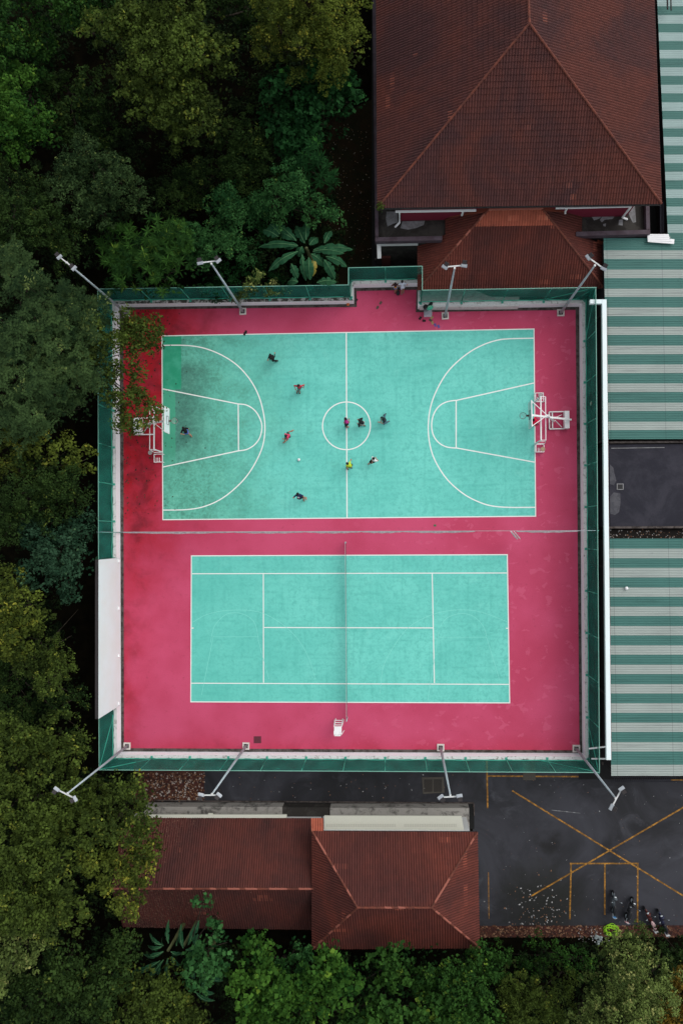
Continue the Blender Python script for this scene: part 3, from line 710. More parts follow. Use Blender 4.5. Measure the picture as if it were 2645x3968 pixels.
# --- striped metal roofs
def metal_roof(name, label, quad, z, bands, mats, per=.165, amp=.022, wall=True, lip=0.0):
    """quad TL,TR,BR,BL photo points; bands: list of (y_start,y_end) grey bands at the left edge"""
    t = empty(name, S(quad[3][0], quad[3][1], G), label, 'roofed hall')
    TL, TR, BR, BL = [S(*p, z) for p in quad]; mb = MB()
    H_ = (TL - BL).length; n = int(H_ / per * 6); ymap = [S(quad[0][0], (a + b) / 2, z).y for a, b in bands]
    rng = [(S(quad[0][0], b, z).y, S(quad[0][0], a, z).y) for a, b in bands]
    nx = 1
    for i in range(n + 1):
        f = i / n; a = BL.lerp(TL, f); b = BR.lerp(TR, f); h = amp * (1 if math.cos(2 * math.pi * f * H_ / per) > .2 else 0 if math.cos(2 * math.pi * f * H_ / per) < -.4 else .5)
        mb.v.append((a.x, a.y, z + h)); mb.v.append((b.x, b.y, z + h + lip))
    for i in range(n):
        yc = (mb.v[2 * i][1] + mb.v[2 * i + 2][1]) / 2
        mb.f.append((2 * i, 2 * i + 1, 2 * i + 3, 2 * i + 2)); mb.mi.append(1 if any(lo <= yc <= hi for lo, hi in rng) else 0); mb.tint.append(.5)
    mb.build('roof_sheet', mats, t)
    mb = MB(); mb.prism([(TL.x + .15, TL.y - .1), (TR.x, TR.y - .1), (BR.x, BR.y + .15), (BL.x + .15, BL.y + .15)], G, z - .05); mb.build('wall', MAT['dark'], t)
    return t
mA = metal_roof('striped_roof_hall', 'hall with a green and grey striped metal roof beside the basketball court', [(2336, 922), (3200, 922), (3200, 1700), (2352, 1702)], 3.0,
    [(971 + 73.7 * k, 971 + 73.7 * k + 33) for k in range(10)], [MAT['gsheet'], MAT['wsheet']])
for v in ():
    pass
mC = metal_roof('striped_roof_hall', 'hall with a green and grey striped metal roof beside the tennis court', [(2357, 2087), (3200, 2087), (3200, 3006), (2366, 3006)], 3.0,
    [(2125.8 + 74.9 * k, 2125.8 + 74.9 * k + 36.5) for k in range(11)] + [(2964, 3010)], [MAT['gsheet'], MAT['wsheet']])
mU = metal_roof('striped_roof_shed', 'pale green and dark green striped roof at the top right corner beside the hipped roof', [(2541, -60), (3200, -60), (3200, 926), (2586, 926)], .9,
    [(59 + 67.6 * k, 59 + 67.6 * k + 33.5) for k in range(-2, 13)], [MAT['gsheet'], MAT['psheet']], amp=.01)
# flat dark roof
fr_ = empty('flat_roof_block', S(2360, 2040, G), 'block with a black flat roof between the two striped roofs', 'building')
fz = 2.5
mb = MB(); mb.prism([S(2356, 1722, fz), S(3200, 1716, fz), S(3200, 2040, fz), S(2362, 2040, fz)], G, fz); mb.build('roof_slab', MAT['roofd'], fr_)
for y0, y1 in ((1706, 1722), (2036, 2052)):
    mb = MB(); mb.beam(S(2357, (y0 + y1) / 2, fz + .12), S(3200, (y0 + y1) / 2 - 4, fz + .12), .14, .2); mb.build('upstand', MAT['kerb'], fr_)
mb = MB(); mb.prism([S(2360, 2052, 2.2), S(3200, 2050, 2.2), S(3200, 2087, 2.2), S(2360, 2087, 2.2)], G, 2.2); mb.build('gutter_channel', m_conc('dirty_gutter', (.012, .010, .008), (.06, .05, .045), (.55, .75), 2.0), fr_)
for pl in (((2361, 1800), (2374, 1812), (2380, 1840), (2386, 1862), (2376, 1880), (2361, 1876)), ((2361, 1925), (2376, 1908), (2401, 1912), (2402, 1950), (2396, 1985), (2380, 1996), (2362, 1990))):
    mb = MB(); mb.prism([S(*p, fz) for p in pl], fz, fz + .005); mb.build('pale_stain', m_conc('ash_stain', (.085, .085, .095), (.06, .06, .07), (.4, .6), 3), fr_)
mb = MB(); P_ = [S(2387 + dx, 1874 + dy, fz) for dx, dy in ((0, 0), (26, 0), (26, 24), (0, 24))]; mb.prism(P_, fz, fz + .05); vb = mb.build('outlet_frame', MAT['stain'], fr_)
mb = MB(); P_ = [S(2390 + dx, 1877 + dy, fz) for dx, dy in ((0, 0), (20, 0), (20, 18), (0, 18))]; mb.prism(P_, fz + .05, fz + .055); mb.build('outlet', MAT['black'], fr_)
mb = MB(); mb.beam(S(2366, 1737, fz + .02), S(2572, 1734, fz + .02), .05, .03); mb.build('paint_edge', MAT['stain'], fr_)
# white panel on the upper roofs, ball on the lower roof
mb = MB(); Pq = [S(*p, 3.25) for p in ((2506, 907), (2588, 907), (2592, 925), (2611, 927), (2609, 945), (2508, 937))]; mb.prism(Pq, 3.20, 3.25); 
for i in range(4):
    mb.beam(S(2508, 911 + i * 7, 3.26), S(2590 + 4 * i, 911.5 + i * 7.6, 3.26), .04, .03)
o = mb.build('loose_roof_sheet', MAT['white']); tag(o, 'loose white sheet lying where the two upper striped roofs meet', 'sheet')
p = S(2423, 2279, 3.0); mb = MB(); mb.sphere((p.x, p.y, 3.13), .12); o = mb.build('stray_ball', MAT['white'], smooth=True); tag(o, 'white ball lying on the striped roof beside the tennis court', 'ball')
# small pipes at the very top right
mb = MB(); mb.tube([S(2583, -20, 1.6), S(2584, 36, 1.6)], .06, 8); mb.tube([S(2596, -20, 1.6), S(2598, 40, 1.6)], .05, 8); o = mb.build('vent_pipe', MAT['dark']); tag(o, 'dark pipes on the striped roof at the top right corner', 'pipe')
# drain grating and bent bars below lower striped roof
mb = MB()
for i in range(34):
    a = S(2375 + i * 7.2, 3008, G + .35); b = S(2381 + i * 7.2, 3028, G + .35); mb.tube([a, b], .012, 4)
mb.tube([S(2370, 3029, G + .35), S(2625, 3029, G + .35)], .02, 4); mb.tube([S(2370, 3012, G + .35), S(2625, 3012, G + .35)], .02, 4)
o = mb.build('drain_grating', MAT['slate']); tag(o, 'dark slatted grating at the foot of the lower striped roof', 'grating')
mb = MB()
for i in range(20):
    a = S(2556 + (i % 2) * 1.5, 790 + i * 6, .6); b = S(2568 + (i % 2), 782 + i * 6, .6); mb.tube([a, b], .02, 4)
mb.tube([S(2556, 785, .6), S(2557, 905, .6)], .03, 4); mb.tube([S(2569, 780, .6), S(2569, 900, .6)], .03, 4)
o = mb.build('slatted_cover', MAT['slate']); tag(o, 'dark slatted cover in the gap right of the terrace', 'cover')
# --- long white beam
bz = 3.5
bm = empty('white_beam', S(2357, 2945, bz), 'long straight white beam beside the right hand fence', 'beam')
mb = MB(); P_ = [S(*p, bz) for p in ((2331, 1160), (2348, 1160), (2366, 2945), (2348, 2945))]; mb.prism(P_, bz - .3, bz); mb.build('long_beam', MAT['board'], bm)
P_ = [S(*p, bz) for p in ((2285, 1160), (2330.6, 1160), (2330.6, 1176), (2285, 1176))]; mb = MB(); mb.prism(P_, bz - .3, bz - .003); mb.build('return_beam', MAT['board'], bm)
P_ = [S(*p, bz) for p in ((2348.6, 1164), (2351, 1164), (2369, 2943), (2366.6, 2943))]; mb = MB(); mb.prism(P_, bz - .4, bz - .1); mb.build('red_edge', plain('red_edge_paint', (.12, .03, .03), .8), bm)
for a, b in (((2348, 2893), (2280, 2901)), ((2350, 2940), (2290, 2940))):
    p, q = S(*a, bz - .1), S(*b, 2.6); mb = MB(); mb.beam(p, q, .08); mb.build('bracket', MAT['white'], bm)
for y in (1200, 1700, 2200, 2700):
    p = S(2346 + (y - 1200) * .009, y, bz); mb = MB(); mb.box((p.x, p.y, (bz - .3 + G) / 2), (.12, .12, bz - .3 - G)); mb.build('column', MAT['dark'], bm)
# dark curb next to right fence
mb = MB(); mb.beam(S(2318, 1190, G + .3), S(2330, 2960, G + .3), .08, .5); struct(mb, 'gap_kerb', MAT['kerb'])

# ------------------------------------------------------------------ floodlight poles
HP = 9.75
def pole(base, top, la, lb_, label):
    b = S(*base); tp = S(*top, HP); tp = Vector((b.x + max(-.5, min(.5, tp.x - b.x)), b.y + max(-.5, min(.5, tp.y - b.y)), HP))
    sh = tp - S(*top, HP)
    t = empty('floodlight_pole', b, label, 'floodlight pole', 'floodlight poles around the courts')
    rz = R(random.uniform(-3, 3)); mb = MB()
    for dx, dy, sx, sy in ((0, .21, .52, .10), (0, -.21, .52, .10), (.21, 0, .10, .32), (-.21, 0, .10, .32)):
        c, s_ = math.cos(rz), math.sin(rz); mb.box((b.x + dx * c - dy * s_, b.y + dx * s_ + dy * c, .05), (sx, sy, .10), rz)
    mb.build('plinth', MAT['stainw'], t)
    mb = MB(); mb.box((b.x, b.y, .03), (.31, .31, .05), rz); mb.build('base_plate', MAT['kerb'], t)
    mb = MB(); mb.tube([b, b.lerp(tp, .5), tp], [.105, .078, .05], 12); mb.build('shaft', MAT['steel'], t, smooth=True)
    A, B = S(*la, HP) + sh, S(*lb_, HP) + sh
    mb = MB(); mb.beam(A, B, .07, .06); mb.box(tuple(tp), (.11, .11, .12)); mb.build('crossarm', MAT['whited'], t)
    d = (B - A).normalized(); inward = Vector((-b.x * .02, 6.5 - b.y, 0)).normalized(); c0 = Vector((0, 6, 0)); c0 = (c0 - b); c0.z = 0; c0.normalize()
    for p, s_ in ((A, -1), (B, 1)):
        dr = (c0 + d * s_ * .25).normalized(); ang = math.atan2(dr.y, dr.x)
        lt = bpy.data.objects.new('floodlight', None); col.objects.link(lt); lt.parent = t; lt.location = p - b + d * s_ * .12; lt.rotation_euler = (0, R(28), ang + R(-90) * 0)
        m = MB(); m.box((.0, 0, .08), (.17, .36, .22)); m.box((.0, 0, .20), (.10, .30, .03)); m.build('housing', MAT['lampb'], lt, world=False)
        m = MB(); m.box((.092, 0, .08), (.012, .32, .19)); m.build('glass', MAT['lampg'], lt, world=False)
        m = MB(); m.box((-.20, 0, .10), (.22, .26, .17)); m.build('ballast', MAT['dark'], lt, world=False)
        m = MB(); m.box((.02, 0, -.05), (.05, .30, .05)); m.build('bracket', MAT['dark'], lt, world=False)
    return t
MAT['stainw'] = m_conc('chipped_white_plinth', (.62, .58, .54), (.24, .2, .18), (.55, .7), 4)
pole((492.5, 1216), (260, 1018), (237.5, 1000), (282.5, 1035), 'grey twin floodlight pole at the top left court corner among the trees')
pole((941.5, 1207.5), (820, 1022), (784, 1017.5), (839, 1011), 'grey twin floodlight pole in front of the banana plant')
pole((1723.5, 1225), (1760, 1039), (1731, 1034), (1789, 1029), 'grey twin floodlight pole in front of the porch roof')
pole((2170, 1212.5), (2302.5, 1029), (2284, 1002.5), (2330, 1036), 'grey twin floodlight pole at the court corner nearest the white beam return')
pole((494, 2890), (264, 3073), (228, 3062), (285, 3091), 'grey twin floodlight pole leaning over the trees at the lower left corner')
pole((953.6, 2890), (822, 3077), (788, 3081), (841, 3081), 'grey twin floodlight pole with its lamps over the leaf bed edge')
pole((1706, 2896), (1743.7, 3082), (1715.6, 3089), (1771, 3086), 'grey twin floodlight pole with its lamps beside the manhole')
pole((2230, 2900), (2383, 3093), (2402.5, 3064), (2372, 3120), 'grey twin floodlight pole with its lamps over the yellow lined yard')

# ------------------------------------------------------------------ dividing net on its cable
cz = 3.4
t = empty('divider_net', S(474, 2064), 'white gathered divider net hanging on a cable between the two courts', 'net')
a, b = S(376, 2062, FT), S(2306, 2056, FT)
n = 60; cab = [a.lerp(b, i / n) + Vector((0, 0, -.12 * math.sin(math.pi * i / n))) for i in range(n + 1)]
mb = MB(); mb.tube(cab, .015, 5); mb.build('cable', MAT['steel'], t)
hooks = [474, 900, 1180, 1400, 1560, 1840, 2000, 2240]
def cabz(x):
    f = (x - 376) / (2306 - 376); return -.12 * math.sin(math.pi * f)
for lo, hi in zip(hooks[:-1], hooks[1:]):
    if (lo, hi) in ((1840, 2000),): continue
    mb = MB(); n = 26; pts = []; k = len(mb.v)
    wv = 11 if lo < 1560 else 8
    for i in range(n + 1):
        f = i / n; x = lo + (hi - lo) * f; sg = math.sin(math.pi * f) ** .8
        up = S(x, 2063 - (x - 376) * .0031, FT); up.z = FT - .03 + cabz(x)
        th = (.025 + .075 * sg) * (1 + .15 * math.sin(i * 1.1))
        mb.v += [(up.x, up.y + .02, up.z), (up.x, up.y - th, up.z - .05 - .12 * sg), (up.x, up.y - th * 1.1 - .01, up.z - .12 - .25 * sg), (up.x, up.y + .03, up.z - .1 - .2 * sg)]
    for i in range(n):
        for j in range(4):
            q = k + 4 * i; mb.f.append((q + j, q + 4 + j, q + 4 + (j + 1) % 4, q + (j + 1) % 4)); mb.mi.append(0); mb.tint.append(.5)
    mb.build('gathered_netting', MAT['netw'], t)
mb = MB(); mb.tube([S(1978, 2059, 3.3), S(1990, 2074, 1.9), S(2003, 2088, 1.2)], [.05, .08, .05], 6); mb.tube([S(1990, 2059, 3.3), S(2008, 2082, 1.5), S(2014, 2088, 1.2)], [.03, .05, .03], 6); mb.build('hanging_end', MAT['netw'], t)
for x, y in ((472, 2063), (2262, 2056)):
    p = S(x, y); q = S(x, y, 0); mb = MB(); mb.tube([(q.x, q.y, 0.0), (q.x, q.y, FT)], .03, 6); mb.build('post', MAT['gpost'], t)

# ------------------------------------------------------------------ tennis net
t = empty('tennis_net', S(1344, 2432), 'tennis net with a white top band across the lower court', 'net')
a, b = S(1340.5, 2102), S(1345.5, 2779); n = 40
mb = MB(); k = 0
top = [];
for i in range(n + 1):
    f = i / n; p = a.lerp(b, f); z = 1.07 - .15 * math.sin(math.pi * f); top.append(Vector((p.x, p.y, z)))
    mb.v += [(p.x, p.y, z), (p.x + .02 * math.sin(i), p.y, .5), (p.x, p.y, .03)]
for i in range(n):
    for j in range(2): q = 3 * i + j; mb.f.append((q, q + 3, q + 4, q + 1)); mb.mi.append(0); mb.tint.append(.5)
mb.build('mesh', MAT['netd'], t)
mb = MB()
for i in range(n): mb.beam(top[i], top[i + 1], .016, .05)
mb.build('top_band', MAT['whited'], t)
for p in (a, b):
    mb = MB(); mb.tube([(p.x, p.y, 0.0), (p.x, p.y, 1.12)], .045, 8); mb.tube([(p.x, p.y - .08, .8), (p.x, p.y + .08, .8)], .03, 6); mb.build('post', MAT['steel'], t)

# ------------------------------------------------------------------ umpire chair
t = empty('umpire_chair', S(1308, 2822), 'white high umpire chair with a ladder beside the tennis net post', 'umpire chair')
zc = 1.45
cA, cB, cC, cD = S(1294, 2815, zc), S(1323, 2815, zc), S(1323, 2846, zc), S(1294, 2846, zc)
mb = MB(); mb.prism([cA, cB, cC, cD], zc - .05, zc); mb.build('seat_platform', MAT['white'], t)
for p, q in ((cA, (-.08, .12)), (cB, (.08, .12)), (cC, (.08, -.1)), (cD, (-.08, -.1))):
    mb = MB(); mb.beam((p.x, p.y, zc - .06), (p.x + q[0], p.y + q[1], 0.02), .05); mb.build('leg', MAT['wframe'], t)
la, lb2 = S(1300, 2785, .1), S(1327, 2786, .1); ua, ub = Vector((cA.x, cA.y, zc)), Vector((cB.x, cB.y, zc))
for i, (p, q) in enumerate(((la, ua), (lb2, ub))):
    mb = MB(); mb.beam((p.x, p.y, .02), q, .055); mb.build('ladder_rail', MAT['wframe'], t)
for f in (.2, .5, .8):
    mb = MB(); mb.beam(la.lerp(ua, f), lb2.lerp(ub, f), .05, .04); mb.build('rung', MAT['wframe'], t)
bk = zc + .5
mb = MB(); mb.beam((cC.x - .05, cC.y, zc + .22), (cD.x + .05, cD.y, zc + .22), .04, .30); mb.build('backrest', MAT['white'], t)
for p in (cA, cB):
    mb = MB(); o_ = cD if p is cA else cC
    mb.beam((p.x, p.y - .25, zc + .20), (o_.x, o_.y, zc + .20), .03); mb.build('armrest', MAT['wframe'], t)

# ------------------------------------------------------------------ basketball hoops
def hoop(label, sgn, ring, wt, fr, board_y, boom_mat):
    """sgn -1: ring lies to the left of the board. ring: photo px of ring centre; wt/fr: (x0,y0,x1,y1) photo boxes of weight and base frame"""
    rc = S(*ring, 3.05); t = empty('basketball_hoop', (rc.x - sgn * 3.0, rc.y, 0), label, 'basketball hoop', 'portable basketball hoops')
    bx = rc.x - sgn * .42
    mb = MB(); mb.torus(rc, .225, .012, 28, 6); mb.beam((rc.x - sgn * .235, rc.y, 3.04), (bx, rc.y, 3.02), .14, .03); mb.build('rim', MAT['orange'], t)
    mb = MB()
    for i in range(12):
        a = 2 * math.pi * i / 12; a2 = a + .35
        mb.tube([(rc.x + .22 * math.cos(a), rc.y + .22 * math.sin(a), 3.04), (rc.x + .15 * math.cos(a2), rc.y + .15 * math.sin(a2), 2.8), (rc.x + .11 * math.cos(a), rc.y + .11 * math.sin(a), 2.62)], .006, 4)
        mb.tube([(rc.x + .22 * math.cos(a), rc.y + .22 * math.sin(a), 3.04), (rc.x + .15 * math.cos(a - .35), rc.y + .15 * math.sin(a - .35), 2.8), (rc.x + .11 * math.cos(a), rc.y + .11 * math.sin(a), 2.62)], .006, 4)
    mb.build('hoop_net', MAT['netw'], t)
    mb = MB(); mb.box((bx - sgn * .02, rc.y, 3.42), (.035, 1.80, 1.05)); bd = mb.build('backboard', MAT['board'] if sgn > 0 else plain('clear_backboard', (.42, .62, .58), .3), t)
    mb = MB(); f = bx
    for (y0, z0, y1, z1) in ((-.9, 2.9, .9, 2.9), (-.9, 3.945, .9, 3.945), (-.9, 2.9, -.9, 3.945), (.9, 2.9, .9, 3.945)):
        mb.beam((f - sgn * .02, rc.y + y0, z0), (f - sgn * .02, rc.y + y1, z1), .06, .03)
    mb.build('board_frame', MAT['wframe'], bd)
    mb = MB(); q = bx + sgn * .003
    for (y0, z0, y1, z1) in ((-.295, 3.05, .295, 3.05), (-.295, 3.5, .295, 3.5), (-.295, 3.05, -.295, 3.5), (.295, 3.05, .295, 3.5)):
        mb.beam((q, rc.y + y0, z0), (q, rc.y + y1, z1), .012, .05)
    mb.build('target_square', MAT['black'], bd)
    w0, w1 = S(wt[0], wt[1], .6), S(wt[2], wt[3], .6)
    mb = MB(); mb.box(((w0.x + w1.x) / 2, (w0.y + w1.y) / 2, .36), (abs(w1.x - w0.x), abs(w1.y - w0.y), .5)); mb.build('counterweight', MAT['white'], t)
    f0, f1 = S(fr[0], fr[1], .15), S(fr[2], fr[3], .15)
    mb = MB()
    for p, q in (((f0.x, f0.y), (f1.x, f0.y)), ((f0.x, f1.y), (f1.x, f1.y)), ((f0.x, f0.y), (f0.x, f1.y)), ((f1.x, f0.y), (f1.x, f1.y)), ((f0.x * .8 + f1.x * .2, f0.y), (f0.x * .8 + f1.x * .2, f1.y))):
        mb.beam((p[0], p[1], .13), (q[0], q[1], .13), .08)
    mb.build('base_frame', MAT['wframe'], t)
    for (xx, yy) in ((f0.x, f0.y), (f1.x, f0.y), (f0.x, f1.y), (f1.x, f1.y)):
        mb = MB(); mb.sphere((xx, yy, .055), .055, 8, 6); mb.build('wheel', MAT['black'], t)
    wc = Vector(((w0.x + w1.x) / 2, rc.y - .02, .62)); ft = Vector(((w0.x * .3 + f1.x * .7) if abs(f1.x - rc.x) < abs(f0.x - rc.x) else (w0.x * .3 + f0.x * .7), rc.y, .2))
    mid = Vector((rc.x - sgn * 1.75, rc.y, 2.9)); tip = Vector((bx - sgn * .05, rc.y, 3.4))
    mb = MB(); mb.beam(ft, mid, .14, .12); mb.beam(Vector((wc.x - sgn * .25, rc.y, .75)), Vector((bx - sgn * .05, rc.y, 3.25)), .13, .10); mb.build('boom', boom_mat, t)
    for s_ in (-1, 1):
        mb = MB(); mb.beam((bx - sgn * 1.25, rc.y, 3.0), (bx - sgn * .05, rc.y + s_ * .85, 3.85), .045); mb.build('board_strut', MAT['wframe'], t)
        mb = MB(); mb.beam((wc.x + sgn * .3, rc.y + s_ * .45, .2), (wc.x + sgn * 1.0, rc.y + s_ * .08, 1.2), .05); mb.build('strut', MAT['wframe'], t)
    return t
hoop('portable hoop with a clear backboard edge on at the right end of the court', -1, (2024.5, 1610.7), (2186, 1592, 2205, 1659), (2126, 1596, 2187, 1661), None, MAT['white'])
hoop('portable hoop with a white backboard at the left end, half under branches', 1, (676, 1630.6), (520, 1622, 546, 1683), (520, 1620, 598, 1683), None, MAT['wframe'])

# ------------------------------------------------------------------ small goals and stands
def goal(label, xb, y0, y1, xoff):
    a, b = S(xb[0], y0), S(xb[1], y1); t = empty('small_goal', a, label, 'goal', 'small white goals behind the base lines'); s_ = xoff
    for p in (a, b):
        mb = MB(); mb.beam((p.x, p.y, 0.01), (p.x, p.y, 2.0), .08); mb.build('post', MAT['wframe'], t)
        mb = MB(); mb.beam((p.x, p.y, .03), (p.x + s_ * .85, p.y, .03), .05); mb.beam((p.x + s_ * .85, p.y, .03), (p.x + s_ * .42, p.y, 1.96), .045)
        mb.beam((p.x, p.y, 1.96), (p.x + s_ * .42, p.y, 1.96), .045); mb.beam((p.x, p.y, 1.2), (p.x + s_ * .55, p.y, 1.2), .03); mb.build('side_frame', MAT['wframe'], t)
    mb = MB(); mb.beam((a.x, a.y, 2.0), (b.x, b.y, 2.0), .085, .08); mb.build('crossbar', MAT['wframe'], t)
    mb = MB(); mb.beam((a.x + s_ * .42, a.y, 1.96), (b.x + s_ * .42, b.y, 1.96), .05); mb.build('rear_bar', MAT['wframe'], t)
    return t
goal('small white goal under the clear backboard, beside a player in red', (2072, 2073), 1557, 1719, .8)
goal('small white goal at the left end, partly under branches', (631, 631), 1592, 1753, -.8)
def stand(label, box, dish, mat):
    c = S((box[0] + box[2]) / 2, (box[1] + box[3]) / 2); a, b = S(box[0], box[1], .4), S(box[2], box[3], .4)
    t = empty('tube_rack', c, label, 'rack', 'white tube racks beside the goals'); mb = MB()
    for p, q in (((a.x, a.y), (b.x, a.y)), ((a.x, b.y), (b.x, b.y)), ((a.x, a.y), (a.x, b.y)), ((b.x, a.y), (b.x, b.y))): mb.beam((p[0], p[1], .4), (q[0], q[1], .4), .05)
    mb.build('frame', MAT['wframe'], t)
    mb = MB()
    for f in (.25, .45, .65): mb.beam((a.x + (b.x - a.x) * f, a.y * .55 + b.y * .45, .4), (a.x + (b.x - a.x) * f, b.y, .4), .035)
    mb.build('slats', MAT['wframe'], t)
    for p in ((a.x, a.y), (b.x, a.y), (a.x, b.y), (b.x, b.y)):
        mb = MB(); mb.beam((p[0], p[1], .38), (p[0], p[1], .0), .045); mb.build('leg', MAT['wframe'], t)
    d = S(*dish, .45); mb = MB(); mb.torus(d, .13, .035, 14, 6); mb.sphere((d.x, d.y, d.z - .02), .11, 10, 6, (1, 1, .5)); mb.build('round_weight', mat, t)
stand('white tube rack with a grey round weight behind the far end of the right goal', (2073, 1523, 2104, 1556), (2092, 1531), plain('grey_disc', (.38, .36, .35), .7, .3, 6))
stand('white tube rack with a yellowish round weight behind the near end of the right goal', (2075, 1722, 2106, 1751), (2102, 1740), plain('yellow_disc', (.45, .34, .22), .7, .3, 6))
stand('white tube rack with a grey round weight beside the left goal', (598, 1760, 630, 1790), (582, 1754), plain('grey_disc', (.38, .36, .35), .7, .3, 6))

# ------------------------------------------------------------------ balls, bags, footwear
def ball(label, px, r, mat, name='football'):
    p = S(*px); mb = MB(); mb.sphere((0, 0, r), r, 16, 10); o = mb.build(name, mat, smooth=True); o.location = (p.x, p.y, .012); tag(o, label, 'ball')
ball('white ball on the turquoise court between the players', (1158.5, 1782), .11, MAT['white'])
ball('orange basketball lying at the foot of the white wall', (1348, 1181), .115, plain('orange_ball', (.62, .16, .05), .6), 'basketball')
p = S(1541, 1137); mb = MB(); mb.sphere((0, 0, .12), .17, 12, 8, (.85, 1.2, .7)); mb.torus((0, .05, .24), .07, .012, 12, 5, Matrix.Rotation(R(70), 3, 'X')); o = mb.build('backpack', plain('dark_bag', (.02, .02, .024), .8), smooth=True); o.location = p; tag(o, 'dark backpack on the floor behind the boy in the striped shirt', 'bag')
# equipment heap against the wall
t = empty('plastic_crate', S(1657, 1218), 'pale grey plastic box standing against the wall by the loose shoes', 'box')
c = S(1657, 1213, .4); mb = MB(); mb.box((c.x, c.y, .21), (.56, .36, .40)); mb.build('tub', plain('pale_box', (.62, .60, .66), .6), t)
mb = MB(); mb.box((c.x, c.y + .02, .43), (.60, .42, .035)); mb.build('lid', plain('grey_lid', (.30, .30, .34), .6), t)
for nm, lab, px, z, sc, cc in (('sports_bag', 'green sports bag with a white trim on top of the wall heap', (1664, 1193), .98, (.26, .18, .13), (.05, .35, .22)), ('sports_bag', 'black sports bag at the left of the wall heap', (1648, 1190), .98, (.2, .2, .13), (.012, .010, .012)), ('folded_jacket', 'dark jacket dropped behind the green bag on the wall', (1666, 1182), .96, (.26, .14, .09), (.012, .014, .016)), ('folded_jacket', 'grey folded jacket lying in front of the bags on the wall', (1650, 1201), .95, (.24, .12, .07), (.10, .10, .115))):
    p = S(*px, z); mb = MB(); mb.sphere((0, 0, 0), 1, 12, 8, sc); mb.torus((0, 0, sc[2] * .9), sc[0] * .45, .014, 12, 5, Matrix.Rotation(R(65), 3, 'X'), mi=1)
    o = mb.build(nm, [cloth(nm, cc), plain('trim', (.5, .5, .42), .7) if cc[1] > .3 else cloth('strap', cc)], smooth=True); o.location = (p.x, p.y, .9 + sc[2] * .9); o.rotation_euler = (0, 0, random.random()); tag(o, lab, 'bag' if 'bag' in nm else 'jacket')
def shoe(kind, px, rz, mat, label, grp):
    p = S(*px); mb = MB(); L_ = .25
    prof = [(-.5, .30), (-.35, .42), (-.1, .34), (.15, .42), (.38, .44), (.5, .28)]
    out_ = [(x * L_, w_ * .21) for x, w_ in prof] + [(x * L_, -w_ * .21) for x, w_ in reversed(prof)]
    mb.prism(out_, 0, .022)
    if kind == 'shoe': mb.sphere((.03, 0, .035), .075, 8, 6, (1.25, .62, .6)); mb.sphere((-.07, 0, .045), .05, 8, 6, (1, .75, .8))
    else: mb.tube([(-.01, .04, .02), (.05, 0, .05), (.09, 0, .022)], .008, 5); mb.tube([(-.01, -.04, .02), (.05, 0, .05)], .008, 5)
    o = mb.build('shoe' if kind == 'shoe' else 'sandal', mat); o.location = (p.x, p.y, .010); o.rotation_euler = (0, 0, rz); tag(o, label, 'shoe' if kind == 'shoe' else 'sandal', grp)
mdk = cloth('darkshoe', (.03, .018, .022)); mgr = cloth('greyshoe', (.10, .07, .06)); mpu = cloth('purple', (.13, .10, .30)); mye = cloth('ochre', (.35, .25, .12))
for px, rz, m, lab, kd in (((948, 1294), 1.3, mdk, 'black sandal on the white line end of a pair near the far side line', 'sandal'), ((953, 1287), 1.5, mdk, 'black sandal farther from the court line near the far side line', 'sandal'),
    ((1627, 1233), .9, mdk, 'dark shoe nearest the recess corner', 'shoe'), ((1642, 1243), 3.0, mdk, 'dark shoe lying sideways below the pale box', 'shoe'),
    ((1672, 1231), .8, mye, 'tan sandal topmost of the scattered pairs right of the box', 'sandal'), ((1667, 1241), 2.5, mgr, 'brown sandal in the middle of the scattered pairs', 'sandal'), ((1674, 1251), 1.8, mye, 'tan sandal lowest of the scattered pairs right of the box', 'sandal'),
    ((1685, 1260), 1.9, mpu, 'left purple sandal of the pair on the pink floor', 'sandal'), ((1698, 1265), 2.0, mpu, 'right purple sandal of the pair on the pink floor', 'sandal'),
    ((1474, 1174), 1.0, mgr, 'upper grey sandal alone in the middle of the recess', 'sandal'), ((1462, 1192), 1.0, mgr, 'lower grey sandal alone in the middle of the recess', 'sandal'),
    ((1380, 1163.5), 1.0, mdk, 'small dark sandal near the recess left wall', 'sandal')):
    shoe(kd, px, rz, m, lab, 'loose footwear on the pink floor')
mb = MB(); p = S(1684, 2036)
for i in range(7): a = i * .9; mb.box((.06 * math.cos(a), .05 * math.sin(a), .02), (.09, .03, .015), a)
o = mb.build('leafy_twig', plain('twig_green', (.03, .22, .10), .7)); o.location = (p.x, p.y, .01); tag(o, 'green leafy scrap on the pink floor above the divider net', 'twig')
p = S(2288, 1563, 2.2); mb = MB(); mb.prism([(-.12, 0), (.02, .17), (.13, .04), (-.02, -.16)], -.01, .01); mb.box((0, 0, .012), (.08, .1, .01)); o = mb.build('net_tag', plain('paper', (.55, .58, .48), .8)); o.location = (p.x, p.y, p.z); o.rotation_euler = (R(8), R(60), 0); tag(o, 'pale paper tag caught in the net beside the white beam', 'tag')

